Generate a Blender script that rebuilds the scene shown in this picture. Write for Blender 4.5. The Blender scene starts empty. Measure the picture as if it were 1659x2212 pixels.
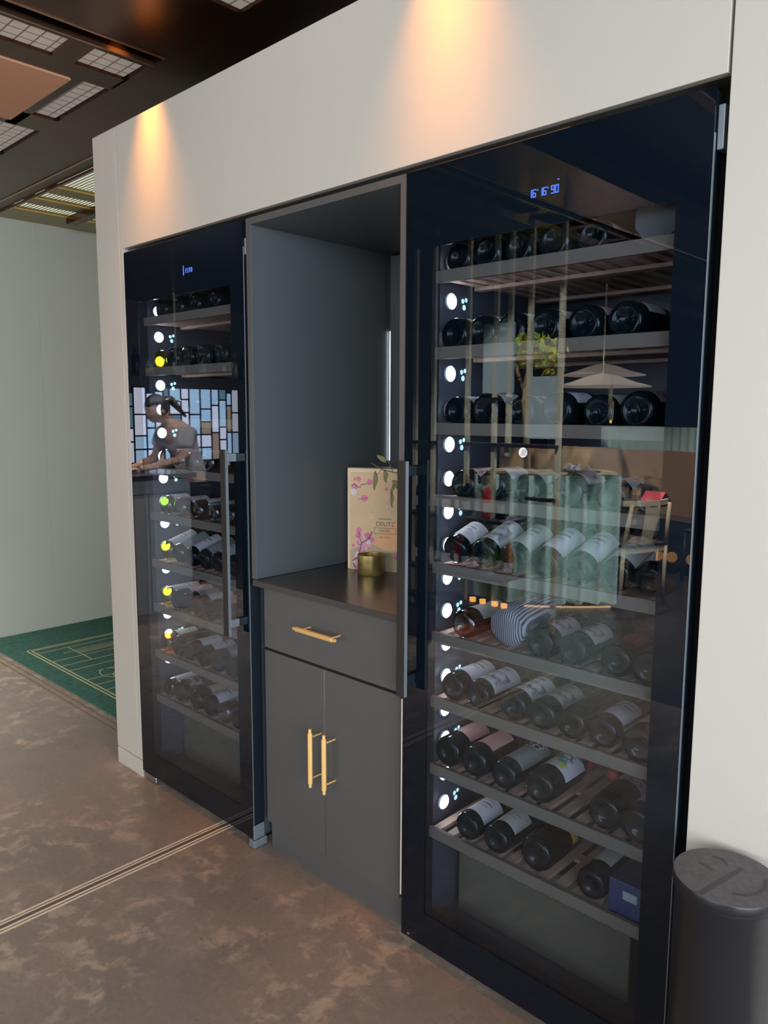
import bpy, bmesh, math, random
from mathutils import Vector, Matrix
random.seed(7)
PI = math.pi
sc = bpy.context.scene
C = sc.collection

# ------------------------------------------------------------------ camera
cam_d = bpy.data.cameras.new('camera'); cam = bpy.data.objects.new('camera', cam_d); C.objects.link(cam)
Rr = (0.724325, 0.689446, 0.004232); Rd = (0.091650, -0.090200, -0.991698); Rf = (-0.683340, 0.718699, -0.128522)
M = Matrix(((Rr[0], -Rd[0], -Rf[0], 0.0), (Rr[1], -Rd[1], -Rf[1], -1.4932), (Rr[2], -Rd[2], -Rf[2], 1.5), (0, 0, 0, 1)))
cam.matrix_world = M
cam_d.sensor_fit = 'VERTICAL'; cam_d.sensor_height = 24.0; cam_d.lens = 24.0 * 1655.22 / 2212.0
cam_d.clip_start = 0.02; cam_d.clip_end = 60
sc.camera = cam
# ------------------------------------------------------------------ view
sc.view_settings.view_transform = 'Standard'; sc.view_settings.look = 'None'
sc.view_settings.exposure = 0.0; sc.view_settings.gamma = 1.0; sc.view_settings.use_curve_mapping = False
sc.cycles.max_bounces = 10; sc.cycles.transparent_max_bounces = 24; sc.cycles.glossy_bounces = 5
sc.cycles.diffuse_bounces = 5; sc.cycles.sample_clamp_indirect = 4.0; sc.cycles.blur_glossy = 0.3
sc.cycles.use_denoising = True; sc.cycles.caustics_reflective = False; sc.cycles.caustics_refractive = False
# ------------------------------------------------------------------ world and lights
W = bpy.data.worlds.new('world'); sc.world = W; W.use_nodes = True
W.node_tree.nodes['Background'].inputs[0].default_value = (0.75, 0.85, 1.0, 1)
W.node_tree.nodes['Background'].inputs[1].default_value = 0.9

def area(name, loc, target, sx, sy, power, color):
    d = bpy.data.lights.new(name, 'AREA'); d.shape = 'RECTANGLE'; d.size = sx; d.size_y = sy; d.energy = power; d.color = color
    o = bpy.data.objects.new(name, d); C.objects.link(o); o.location = loc
    o.rotation_euler = (Vector(target) - Vector(loc)).to_track_quat('-Z', 'Y').to_euler(); return o
area('daylight_side_window', (3.85, -2.6, 1.45), (-1.0, -1.2, 1.0), 4.4, 2.3, 350, (0.86, 0.94, 1.0))
area('daylight_far_window', (-1.2, -9.0, 1.7), (-1.8, 0.0, 1.0), 5.0, 2.0, 240, (0.97, 0.98, 1.0))
area('added_ceiling_fill', (1.3, -2.9, 2.66), (0.2, -1.2, 0.0), 2.6, 2.6, 150, (0.96, 0.98, 1.0))  # added fill overhead, out of view, to brighten the floor; no real fitting
area('daylight_corridor', (-4.0, 2.45, 1.3), (-4.8, 0.6, 0.9), 1.6, 2.0, 10, (1.0, 0.98, 0.92))

def spot(name, loc, target, size, blend, power, color, rad=0.03):
    d = bpy.data.lights.new(name, 'SPOT'); d.spot_size = math.radians(size); d.spot_blend = blend; d.energy = power
    d.color = color; d.shadow_soft_size = rad
    o = bpy.data.objects.new(name, d); C.objects.link(o); o.location = loc
    o.rotation_euler = (Vector(target) - Vector(loc)).to_track_quat('-Z', 'Y').to_euler(); return o

for i_, (x_, y_, p_) in enumerate(((-2.2, -3.7, 850), (-3.6, -4.3, 1150), (-3.0, -5.2, 2100), (-5.4, -2.4, 520), (-4.7, -1.9, 420))):
    spot('added_restaurant_fill', (x_, y_, 2.66), (x_, y_, 0.0), 105, 0.7, p_, (1.0, 0.95, 0.88), 0.02)  # added fill spots, not real fittings, brightening the room mirrored in the doors
spot('added_restaurant_fill', (-2.2, -3.0, 2.6), (-2.9, -4.4, 0.6), 60, 0.6, 1800, (1.0, 0.95, 0.88), 0.02)  # added fill aimed at the oak chair and counter
spot('added_restaurant_fill', (-2.0, -2.1, 2.6), (-3.2, -3.6, 0.7), 62, 0.6, 1100, (1.0, 0.96, 0.9), 0.02)  # added fill aimed at the rack and counter front
spot('added_bar_fill', (-4.9, -0.9, 2.6), (-5.55, -1.8, 1.25), 44, 0.6, 420, (1.0, 0.93, 0.85), 0.03)  # added fill aimed at the person; no such lamp at the bar
spot('added_tree_fill', (-3.3, -3.9, 2.6), (-3.85, -4.6, 2.0), 50, 0.6, 2600, (1.0, 0.85, 0.5), 0.02)  # added warm fill to brighten the leaves; no such lamp there

# ------------------------------------------------------------------ materials
def mat(name, col, rough=0.5, metal=0.0, spec=0.5, noise=None, bump=None, emit=None, coat=0.0):
    m = bpy.data.materials.new(name); m.use_nodes = True; nt = m.node_tree; b = nt.nodes['Principled BSDF']
    b.inputs['Base Color'].default_value = (*col, 1); b.inputs['Roughness'].default_value = rough
    b.inputs['Metallic'].default_value = metal; b.inputs['Specular IOR Level'].default_value = spec
    b.inputs['Coat Weight'].default_value = coat; b.inputs['Coat Roughness'].default_value = 0.03
    tc = None
    if noise:
        scale, amt = noise
        tc = nt.nodes.new('ShaderNodeTexCoord'); n = nt.nodes.new('ShaderNodeTexNoise'); n.inputs['Scale'].default_value = scale
        n.inputs['Detail'].default_value = 4
        r = nt.nodes.new('ShaderNodeValToRGB')
        r.color_ramp.elements[0].position = 0.3; r.color_ramp.elements[1].position = 0.7
        r.color_ramp.elements[0].color = (*[max(0, c * (1 - amt)) for c in col], 1)
        r.color_ramp.elements[1].color = (*[min(1, c * (1 + amt)) for c in col], 1)
        nt.links.new(tc.outputs['Object'], n.inputs['Vector']); nt.links.new(n.outputs['Fac'], r.inputs[0]); nt.links.new(r.outputs[0], b.inputs['Base Color'])
    if bump:
        tc = nt.nodes.new('ShaderNodeTexCoord'); n = nt.nodes.new('ShaderNodeTexNoise'); n.inputs['Scale'].default_value = bump[0]
        bp = nt.nodes.new('ShaderNodeBump'); bp.inputs['Strength'].default_value = bump[1]; bp.inputs['Distance'].default_value = 0.002
        nt.links.new(tc.outputs['Object'], n.inputs['Vector']); nt.links.new(n.outputs['Fac'], bp.inputs['Height']); nt.links.new(bp.outputs[0], b.inputs['Normal'])
    if emit:
        b.inputs['Emission Color'].default_value = (*emit[0], 1); b.inputs['Emission Strength'].default_value = emit[1]
    return m

def thin_glass(name, tint, k=1.0, base=0.0, rough=0.0):
    m = bpy.data.materials.new(name); m.use_nodes = True; nt = m.node_tree; nt.nodes.clear()
    out = nt.nodes.new('ShaderNodeOutputMaterial'); mx = nt.nodes.new('ShaderNodeMixShader')
    t = nt.nodes.new('ShaderNodeBsdfTransparent'); t.inputs[0].default_value = (*tint, 1)
    g = nt.nodes.new('ShaderNodeBsdfGlossy'); g.inputs['Roughness'].default_value = rough; g.inputs['Color'].default_value = (0.93, 0.97, 1.0, 1)
    gm_ = nt.nodes.new('ShaderNodeNewGeometry'); dp = nt.nodes.new('ShaderNodeVectorMath'); dp.operation = 'DOT_PRODUCT'
    nt.links.new(gm_.outputs['Normal'], dp.inputs[0]); nt.links.new(gm_.outputs['Incoming'], dp.inputs[1])
    def mth(op, a, b_=None):
        q = nt.nodes.new('ShaderNodeMath'); q.operation = op
        for i_, v_ in enumerate((a, b_)):
            if v_ is None: continue
            if isinstance(v_, (int, float)): q.inputs[i_].default_value = v_
            else: nt.links.new(v_, q.inputs[i_])
        return q.outputs[0]
    om = mth('SUBTRACT', 1.0, mth('ABSOLUTE', dp.outputs['Value'])); fres = mth('ADD', mth('MULTIPLY', mth('POWER', om, 5.0), 0.96), 0.04)
    ma = nt.nodes.new('ShaderNodeMath'); ma.operation = 'MULTIPLY_ADD'; ma.use_clamp = True
    ma.inputs[1].default_value = k; ma.inputs[2].default_value = base
    nt.links.new(fres, ma.inputs[0]); nt.links.new(ma.outputs[0], mx.inputs[0])
    nt.links.new(t.outputs[0], mx.inputs[1]); nt.links.new(g.outputs[0], mx.inputs[2]); nt.links.new(mx.outputs[0], out.inputs[0])
    return m

def emis(name, col, s):
    m = bpy.data.materials.new(name); m.use_nodes = True; nt = m.node_tree; nt.nodes.clear()
    out = nt.nodes.new('ShaderNodeOutputMaterial'); e = nt.nodes.new('ShaderNodeEmission')
    e.inputs[0].default_value = (*col, 1); e.inputs[1].default_value = s; nt.links.new(e.outputs[0], out.inputs[0]); return m

def floor_mat():
    m = mat('stained_concrete', (0.2, 0.14, 0.11), 0.4, spec=0.5); nt = m.node_tree; b = nt.nodes['Principled BSDF']; L = nt.links.new
    tc = nt.nodes.new('ShaderNodeTexCoord')
    def N(scale, detail, rough=0.6, dist=0.0):
        n = nt.nodes.new('ShaderNodeTexNoise'); n.inputs['Scale'].default_value = scale; n.inputs['Detail'].default_value = detail
        n.inputs['Roughness'].default_value = rough; n.inputs['Distortion'].default_value = dist; L(tc.outputs['Object'], n.inputs['Vector']); return n
    def ramp(n, *els):
        r = nt.nodes.new('ShaderNodeValToRGB'); cr = r.color_ramp
        while len(cr.elements) < len(els): cr.elements.new(0.5)
        for e, (p, c) in zip(cr.elements, els): e.position = p; e.color = (*c, 1)
        L(n.outputs['Fac'], r.inputs[0]); return r
    r1 = ramp(N(1.6, 5, 0.55), (0.30, (0.172, 0.146, 0.130)), (0.5, (0.220, 0.174, 0.146)), (0.72, (0.285, 0.200, 0.155)))
    r2 = ramp(N(13.0, 9, 0.66, 0.4), (0.50, (0, 0, 0)), (0.60, (1, 1, 1)))
    r3 = ramp(N(1.7, 4, 0.6), (0.44, (0, 0, 0)), (0.56, (1, 1, 1)))
    mu = nt.nodes.new('ShaderNodeMath'); mu.operation = 'MULTIPLY'; L(r2.outputs[0], mu.inputs[0]); L(r3.outputs[0], mu.inputs[1])
    m2 = nt.nodes.new('ShaderNodeMath'); m2.operation = 'MULTIPLY'; m2.inputs[1].default_value = 0.85; L(mu.outputs[0], m2.inputs[0])
    mix = nt.nodes.new('ShaderNodeMixRGB'); mix.inputs[2].default_value = (0.40, 0.305, 0.235, 1); L(m2.outputs[0], mix.inputs[0]); L(r1.outputs[0], mix.inputs[1])
    fine = ramp(N(60, 3), (0.3, (0.88, 0.88, 0.88)), (0.7, (1.08, 1.08, 1.08)))
    mm = nt.nodes.new('ShaderNodeMixRGB'); mm.blend_type = 'MULTIPLY'; mm.inputs[0].default_value = 1.0
    L(mix.outputs[0], mm.inputs[1]); L(fine.outputs[0], mm.inputs[2]); L(mm.outputs[0], b.inputs['Base Color'])
    rr = ramp(N(5, 4), (0.3, (0.20, 0.20, 0.20)), (0.7, (0.42, 0.42, 0.42))); L(rr.outputs[0], b.inputs['Roughness'])
    return m

def stripes_mat(name, c1, c2, axis, scale, thr=0.5, rough=0.6, coord='Object', emit=0.0):
    m = mat(name, c1, rough); nt = m.node_tree; b = nt.nodes['Principled BSDF']; L = nt.links.new
    tc = nt.nodes.new('ShaderNodeTexCoord'); w = nt.nodes.new('ShaderNodeTexWave'); w.bands_direction = axis; w.inputs['Scale'].default_value = scale
    w.inputs['Distortion'].default_value = 0.6; w.inputs['Detail'].default_value = 1.5
    r = nt.nodes.new('ShaderNodeValToRGB'); r.color_ramp.elements[0].position = thr - 0.12; r.color_ramp.elements[1].position = thr + 0.12
    r.color_ramp.elements[0].color = (*c1, 1); r.color_ramp.elements[1].color = (*c2, 1)
    L(tc.outputs[coord], w.inputs['Vector']); L(w.outputs['Fac'], r.inputs[0]); L(r.outputs[0], b.inputs['Base Color'])
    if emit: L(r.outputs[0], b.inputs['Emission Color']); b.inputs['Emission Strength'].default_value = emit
    return m

def weave_mat(name, c1, c2, emit):
    m = mat(name, c1, 0.7); nt = m.node_tree; b = nt.nodes['Principled BSDF']; L = nt.links.new
    tc = nt.nodes.new('ShaderNodeTexCoord'); br = nt.nodes.new('ShaderNodeTexBrick'); br.offset = 0.0
    br.inputs['Scale'].default_value = 1.0; br.inputs['Brick Width'].default_value = 0.052; br.inputs['Row Height'].default_value = 0.052; br.inputs['Mortar Size'].default_value = 0.003
    br.inputs['Color1'].default_value = (*c1, 1); br.inputs['Color2'].default_value = (*c1, 1); br.inputs['Mortar'].default_value = (*c2, 1)
    v = nt.nodes.new('ShaderNodeTexVoronoi'); v.inputs['Scale'].default_value = 95; v.inputs['Randomness'].default_value = 0.15
    r = nt.nodes.new('ShaderNodeValToRGB'); r.color_ramp.elements[0].position = 0.15; r.color_ramp.elements[1].position = 0.4
    r.color_ramp.elements[0].color = (0.45, 0.43, 0.42, 1); r.color_ramp.elements[1].color = (1, 1, 1, 1)
    mm = nt.nodes.new('ShaderNodeMixRGB'); mm.blend_type = 'MULTIPLY'; mm.inputs[0].default_value = 1.0
    L(tc.outputs['Object'], br.inputs['Vector']); L(tc.outputs['Object'], v.inputs['Vector']); L(v.outputs['Distance'], r.inputs[0])
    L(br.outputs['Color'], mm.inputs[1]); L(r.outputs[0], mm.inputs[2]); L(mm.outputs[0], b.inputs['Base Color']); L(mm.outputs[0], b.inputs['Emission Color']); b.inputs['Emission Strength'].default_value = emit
    return m

def print_label(name, paper, ink, kind):
    """paper label: UV x runs along the bottle, y around it"""
    m = mat(name, paper, 0.62); nt = m.node_tree; b = nt.nodes['Principled BSDF']; L = nt.links.new
    tc = nt.nodes.new('ShaderNodeTexCoord'); sep = nt.nodes.new('ShaderNodeSeparateXYZ'); L(tc.outputs['UV'], sep.inputs[0])
    def band(out, lo, hi):
        a = nt.nodes.new('ShaderNodeMath'); a.operation = 'GREATER_THAN'; a.inputs[1].default_value = lo; L(out, a.inputs[0])
        c = nt.nodes.new('ShaderNodeMath'); c.operation = 'LESS_THAN'; c.inputs[1].default_value = hi; L(out, c.inputs[0])
        p = nt.nodes.new('ShaderNodeMath'); p.operation = 'MULTIPLY'; L(a.outputs[0], p.inputs[0]); L(c.outputs[0], p.inputs[1]); return p
    def mul(a, c):
        p = nt.nodes.new('ShaderNodeMath'); p.operation = 'MULTIPLY'; L(a.outputs[0], p.inputs[0]); L(c.outputs[0], p.inputs[1]); return p
    def mx(a, c):
        p = nt.nodes.new('ShaderNodeMath'); p.operation = 'MAXIMUM'; L(a.outputs[0], p.inputs[0]); L(c.outputs[0], p.inputs[1]); return p
    def noise(scale, lo, hi, stretch=(1, 1, 1)):
        mp = nt.nodes.new('ShaderNodeMapping'); mp.inputs['Scale'].default_value = stretch; L(tc.outputs['UV'], mp.inputs[0])
        n = nt.nodes.new('ShaderNodeTexNoise'); n.inputs['Scale'].default_value = scale; n.inputs['Detail'].default_value = 6; L(mp.outputs[0], n.inputs['Vector'])
        r = nt.nodes.new('ShaderNodeMapRange'); r.inputs[1].default_value = lo; r.inputs[2].default_value = hi; L(n.outputs['Fac'], r.inputs[0])
        w = nt.nodes.new('ShaderNodeMath'); w.operation = 'MULTIPLY'; w.inputs[1].default_value = 1.0; L(r.outputs[0], w.inputs[0]); return w
    x, y = sep.outputs[0], sep.outputs[1]
    lines = mul(mul(band(x, 0.60, 0.66), band(y, 0.25, 0.75)), noise(60, 0.42, 0.5, (0.3, 1, 1)))
    lines = mx(lines, mul(mul(band(x, 0.44, 0.475), band(y, 0.32, 0.68)), noise(80, 0.42, 0.5, (0.3, 1, 1))))
    lines = mx(lines, mul(mul(band(x, 0.80, 0.83), band(y, 0.3, 0.7)), noise(80, 0.42, 0.5, (0.3, 1, 1))))
    if kind == 'engraving':
        fac = mx(mul(mul(band(x, 0.06, 0.62), band(y, 0.12, 0.88)), noise(5.5, 0.42, 0.62)), mul(mul(band(x, 0.8, 0.87), band(y, 0.38, 0.62)), noise(60, 0.4, 0.5)))
    elif kind == 'plain':
        fac = mul(lines, noise(3, -1.0, 3.0))
    else:
        fac = lines
    mix = nt.nodes.new('ShaderNodeMixRGB'); mix.inputs[1].default_value = (*paper, 1); mix.inputs[2].default_value = (*ink, 1)
    L(fac.outputs[0], mix.inputs[0]); L(mix.outputs[0], b.inputs['Base Color']); return m

M_cream = mat('cream_laminate', (0.50, 0.472, 0.430), 0.42, spec=0.35, bump=(900, 0.05))
M_cream2 = mat('cream_edge', (0.36, 0.34, 0.31), 0.6)
M_wall = mat('sage_plaster', (0.47, 0.49, 0.43), 0.85)
M_wallr = mat('white_plaster', (0.62, 0.61, 0.58), 0.85)
M_floor = floor_mat()
M_rug = mat('green_carpet', (0.050, 0.120, 0.098), 0.95, spec=0.1, noise=(40, 0.2))
M_thread = mat('gold_thread', (0.50, 0.46, 0.24), 0.7)
M_bronze = mat('bronze_metal', (0.095, 0.042, 0.024), 0.26, metal=0.9, noise=(2.2, 0.25))
M_bronze2 = mat('copper_edge', (0.55, 0.33, 0.22), 0.3, metal=1.0)
M_gold = mat('gold_metal', (0.30, 0.22, 0.07), 0.3, metal=0.9)
M_goldedge = mat('gold_edge', (0.85, 0.55, 0.18), 0.3, metal=1.0)
M_tan = mat('orange_baffle', (0.52, 0.27, 0.165), 0.7)
M_dark = mat('near_black', (0.006, 0.007, 0.010), 0.6)
M_char = mat('charcoal_laminate', (0.082, 0.079, 0.079), 0.40, spec=0.4)
M_charp = mat('graphite_panel', (0.075, 0.088, 0.098), 0.34, spec=0.5)
M_chartop = mat('graphite_top', (0.045, 0.043, 0.042), 0.22, spec=0.6)
M_black = mat('gloss_black_glass', (0.003, 0.006, 0.011), 0.0, spec=0.36)
M_frame = mat('door_frame_black', (0.006, 0.011, 0.018), 0.45, spec=0.3)
M_satin = mat('satin_gunmetal', (0.024, 0.021, 0.019), 0.6, spec=0.2)
M_alu = mat('anodised_grey', (0.22, 0.26, 0.30), 0.4, metal=0.5)
M_steel = mat('bright_steel', (0.6, 0.62, 0.65), 0.25, metal=1.0)
M_brass = mat('brass', (0.95, 0.62, 0.24), 0.42, metal=0.55)
M_brassy = mat('aged_brass', (0.46, 0.34, 0.13), 0.36, metal=0.75, noise=(30, 0.35))
M_brassline = mat('brass_inlay', (0.80, 0.64, 0.50), 0.4, metal=0.3)
M_cabin = mat('cabinet_liner', (0.055, 0.060, 0.078), 0.42, spec=0.4)
M_hump = mat('compressor_cover', (0.105, 0.095, 0.070), 0.6, spec=0.2)
M_rail = mat('taupe_shelf_rail', (0.165, 0.132, 0.105), 0.6, spec=0.15)
M_slat = mat('beech_slat', (0.58, 0.37, 0.28), 0.55, noise=(25, 0.15))
M_led = emis('led_white', (0.93, 0.97, 1.0), 25)
M_ledrefl = emis('led_reflection_cool', (0.55, 0.85, 0.95), 1.6)  # weak glow for the imitated LED reflections
M_ledring = mat('led_bezel', (0.75, 0.78, 0.8), 0.3)
M_blue = emis('display_blue', (0.10, 0.20, 1.0), 1.3)
M_strip = emis('strip_white', (0.8, 0.93, 1.0), 7.0)
M_glass = thin_glass('door_glass', (0.80, 0.85, 0.91), 1.0)
M_clear = thin_glass('clear_glass', (0.93, 0.96, 0.96), 1.6, 0.03)
G_dark = mat('dark_bottle_glass', (0.003, 0.007, 0.009), 0.09, spec=0.22)
G_black = mat('black_bottle_glass', (0.002, 0.003, 0.005), 0.09, spec=0.22)
G_green = thin_glass('green_bottle_glass', (0.22, 0.34, 0.06), 1.6, 0.02)
G_yellow = thin_glass('golden_bottle_glass', (0.75, 0.68, 0.06), 1.4, 0.02)
G_amber = thin_glass('amber_bottle_glass', (0.72, 0.34, 0.08), 1.6, 0.03)
G_white = thin_glass('flint_bottle_glass', (0.85, 0.88, 0.86), 1.6, 0.04)
P_white = print_label('label_white', (0.62, 0.58, 0.60), (0.10, 0.09, 0.10), 'text')
P_engr = print_label('label_engraving', (0.60, 0.57, 0.57), (0.12, 0.14, 0.14), 'engraving')
P_beige = print_label('label_beige_engraving', (0.40, 0.38, 0.32), (0.16, 0.17, 0.15), 'engraving')
P_pink = print_label('label_pink', (0.52, 0.27, 0.25), (0.40, 0.20, 0.19), 'plain')
P_rose = print_label('label_rose', (0.60, 0.40, 0.42), (0.25, 0.14, 0.16), 'engraving')
P_grey = print_label('label_grey', (0.27, 0.28, 0.27), (0.20, 0.20, 0.20), 'plain')
P_cream = print_label('label_cream', (0.55, 0.53, 0.46), (0.25, 0.23, 0.18), 'text')
P_green = print_label('label_olive', (0.38, 0.40, 0.22), (0.2, 0.2, 0.1), 'plain')
P_black = print_label('label_black', (0.035, 0.035, 0.04), (0.28, 0.28, 0.30), 'engraving')
P_yellow = mat('label_amber_band', (0.50, 0.30, 0.05), 0.5)
P_red = mat('label_crimson', (0.40, 0.02, 0.04), 0.6)
K_red = mat('capsule_red', (0.42, 0.03, 0.05), 0.4)
K_dark = mat('capsule_dark', (0.02, 0.02, 0.025), 0.35)
K_gold = mat('capsule_gold', (0.45, 0.33, 0.12), 0.4, metal=0.5)
M_paint = {n: mat('paint_' + n, c, 0.6) for n, c in dict(teal=(0.10, 0.36, 0.33), lemon=(0.62, 0.60, 0.05), brown=(0.22, 0.12, 0.09),
           white=(0.75, 0.75, 0.75), ink=(0.05, 0.05, 0.055), pink=(0.72, 0.20, 0.36), rose=(0.75, 0.42, 0.50), purple=(0.42, 0.18, 0.34),
           twig=(0.10, 0.10, 0.12), sun=(0.78, 0.42, 0.22), hill=(0.44, 0.36, 0.24), stamp=(0.20, 0.16, 0.10), maroon=(0.10, 0.03, 0.05)).items()}
M_box = mat('pale_wood', (0.62, 0.44, 0.27), 0.55, noise=(7, 0.10))
M_boxrim = mat('pale_wood_rim', (0.72, 0.55, 0.38), 0.55)
M_boxtop = mat('box_lid_grey', (0.10, 0.10, 0.09), 0.5)
M_leaf = mat('dried_leaf', (0.20, 0.19, 0.09), 0.7)
M_stem = mat('dried_stem', (0.16, 0.11, 0.06), 0.8)
M_bin = mat('bin_black', (0.010, 0.011, 0.014), 0.32, spec=0.45)
M_lid = mat('dusty_lid', (0.095, 0.095, 0.102), 0.65, noise=(90, 0.18))
M_lidm = mat('wiped_mark', (0.045, 0.045, 0.05), 0.5)
M_mint = mat('mint_flute', (0.58, 0.76, 0.70), 0.5)
M_wood = mat('oak', (0.62, 0.50, 0.33), 0.5, noise=(9, 0.12))
M_table = mat('dark_table', (0.03, 0.028, 0.03), 0.15)
M_pale = mat('pale_counter', (0.46, 0.47, 0.50), 0.5)
M_skin = mat('skin', (0.62, 0.36, 0.27), 0.5)
M_hair = mat('dark_hair', (0.012, 0.008, 0.008), 0.4)
M_shirt = mat('grey_cloth', (0.66, 0.63, 0.66), 0.85)
M_trouser = mat('black_cloth', (0.02, 0.02, 0.025), 0.85)
M_stripec = stripes_mat('striped_cloth', (0.36, 0.34, 0.38), (0.07, 0.065, 0.08), 'X', 52, 0.5, 0.9)
M_bluebox = mat('navy_card', (0.015, 0.028, 0.10), 0.5)
M_leafg = mat('yellow_green_leaf', (0.62, 0.60, 0.03), 0.6)
M_leafd = mat('deep_green_leaf', (0.06, 0.10, 0.02), 0.6)
M_shade = mat('linen_shade', (0.60, 0.50, 0.42), 0.8, emit=((1.0, 0.76, 0.58), 1.5))
M_flame = emis('candle_glow', (1.0, 0.42, 0.08), 14)
M_tube = mat('brass_tube', (0.60, 0.55, 0.38), 0.5, metal=0.2)
M_glow = emis('warm_strip', (1.0, 0.60, 0.28), 7)
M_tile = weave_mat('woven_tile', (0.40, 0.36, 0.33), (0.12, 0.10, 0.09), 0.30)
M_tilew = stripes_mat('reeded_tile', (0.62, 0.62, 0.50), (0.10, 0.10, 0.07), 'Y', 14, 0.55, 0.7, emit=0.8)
M_navy = mat('dusk_blue', (0.012, 0.02, 0.035), 0.6)
M_panelg = mat('slate_panel', (0.36, 0.45, 0.47), 0.5)

[n_ for n_ in M_stripec.node_tree.nodes if n_.type == 'TEX_WAVE'][0].inputs['Distortion'].default_value = 0.05
# ------------------------------------------------------------------ mesh helpers
def new_bm(): return bmesh.new()
def box(bm, x0, x1, y0, y1, z0, z1):
    v = [bm.verts.new(p) for p in ((x0, y0, z0), (x1, y0, z0), (x1, y1, z0), (x0, y1, z0), (x0, y0, z1), (x1, y0, z1), (x1, y1, z1), (x0, y1, z1))]
    for f in ((3, 2, 1, 0), (4, 5, 6, 7), (0, 1, 5, 4), (1, 2, 6, 5), (2, 3, 7, 6), (3, 0, 4, 7)): bm.faces.new([v[i] for i in f])
def tube(bm, p0, p1, r0, r1=None, n=12, caps=True):
    p0 = Vector(p0); p1 = Vector(p1); r1 = r0 if r1 is None else r1; d = (p1 - p0).normalized()
    a = d.orthogonal().normalized(); b = d.cross(a)
    A = [bm.verts.new(p0 + (a * math.cos(2 * PI * i / n) + b * math.sin(2 * PI * i / n)) * r0) for i in range(n)]
    B = [bm.verts.new(p1 + (a * math.cos(2 * PI * i / n) + b * math.sin(2 * PI * i / n)) * r1) for i in range(n)]
    for i in range(n): bm.faces.new((A[i], A[(i + 1) % n], B[(i + 1) % n], B[i]))
    if caps: bm.faces.new(A[::-1]); bm.faces.new(B)
def path(bm, pts, r, n=8):
    for a, b in zip(pts, pts[1:]): tube(bm, a, b, r, r, n)
def lathe(bm, prof, n=28, axis='Z'):
    """prof: (radius, height)"""
    rings = []
    for r, h in prof:
        if r < 1e-6:
            v = bm.verts.new((0, 0, h) if axis == 'Z' else (0, h, 0)); rings.append([v]); continue
        ring = []
        for i in range(n):
            a = 2 * PI * i / n; c, s = math.cos(a) * r, math.sin(a) * r
            ring.append(bm.verts.new((c, s, h) if axis == 'Z' else (c, h, s)))
        rings.append(ring)
    for A, B in zip(rings, rings[1:]):
        if len(A) == 1 and len(B) == 1: continue
        for i in range(n):
            j = (i + 1) % n
            if len(A) == 1: bm.faces.new((A[0], B[j], B[i]))
            elif len(B) == 1: bm.faces.new((A[i], A[j], B[0]))
            else: bm.faces.new((A[i], A[j], B[j], B[i]))
def poly(bm, pts, thick=None):
    v = [bm.verts.new(p) for p in pts]; f = bm.faces.new(v)
    return f
def prism(bm, pts, off):
    o = Vector(off); A = [bm.verts.new(p) for p in pts]; B = [bm.verts.new(Vector(p) + o) for p in pts]; n = len(A)
    bm.faces.new(A[::-1]); bm.faces.new(B)
    for i in range(n): bm.faces.new((A[i], A[(i + 1) % n], B[(i + 1) % n], B[i]))
def disc(bm, c, nrm, r, n=16, th=0.0):
    c = Vector(c); d = Vector(nrm).normalized(); a = d.orthogonal().normalized(); b = d.cross(a)
    pts = [c + (a * math.cos(2 * PI * i / n) + b * math.sin(2 * PI * i / n)) * r for i in range(n)]
    if th: prism(bm, pts, d * th)
    else: poly(bm, pts)
def to_mesh(name, bm, m, smooth=False):
    bmesh.ops.recalc_face_normals(bm, faces=bm.faces)
    me = bpy.data.meshes.new(name); bm.to_mesh(me); bm.free()
    if m: me.materials.append(m)
    if smooth:
        for p in me.polygons: p.use_smooth = True
    return me
def obj(name, bm, m, parent=None, smooth=False, bevel=0.0, autos=False):
    me = to_mesh(name, bm, m, smooth); o = bpy.data.objects.new(name, me); C.objects.link(o)
    if parent: o.parent = parent
    if bevel:
        b = o.modifiers.new('bevel', 'BEVEL'); b.width = bevel; b.segments = 2; b.limit_method = 'ANGLE'; b.angle_limit = math.radians(50)
    if autos:
        e = o.modifiers.new('split', 'EDGE_SPLIT'); e.split_angle = math.radians(38)
    return o
def bobj(name, dims, m, parent=None, bevel=0.0):
    bm = new_bm(); box(bm, *dims); return obj(name, bm, m, parent, bevel=bevel)
def tag(o, label, cat, group=None, kind=None):
    for a_, b_ in ((', mirrored in the right glass door', ', mirrored'), (', mirrored in the left glass door', ', mirrored'), (', mirrored in the glass door', ', mirrored'), (', mirrored in the glass', ', mirrored'), (' of the right cabinet', ', right cabinet'), (' of the left cabinet', ', left cabinet')): label = label.replace(a_, b_)
    o['label'] = label; o['category'] = cat
    if group: o['group'] = group
    if kind: o['kind'] = kind
    return o
def thing(name, label, cat, loc=(0, 0, 0), rz=0.0, group=None):
    o = bpy.data.objects.new(name, None); C.objects.link(o); o.location = loc; o.rotation_euler = (0, 0, rz); o.empty_display_size = 0.05
    return tag(o, label, cat, group)
def part_empty(name, parent, loc=(0, 0, 0)):
    o = bpy.data.objects.new(name, None); C.objects.link(o); o.parent = parent; o.location = loc; o.empty_display_size = 0.02; return o
def struct(name, bm, m, parent=None, **k):
    o = obj(name, bm, m, parent, **k)
    if not parent: o['kind'] = 'structure'
    return o
def sbox(name, dims, m): 
    bm = new_bm(); box(bm, *dims); return struct(name, bm, m)
def copy_tree(root):
    r = root.copy(); C.objects.link(r)
    for ch in list(root.children):
        c = ch.copy(); C.objects.link(c); c.parent = r
        for g in list(ch.children):
            d = g.copy(); C.objects.link(d); d.parent = c
    return r
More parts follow.
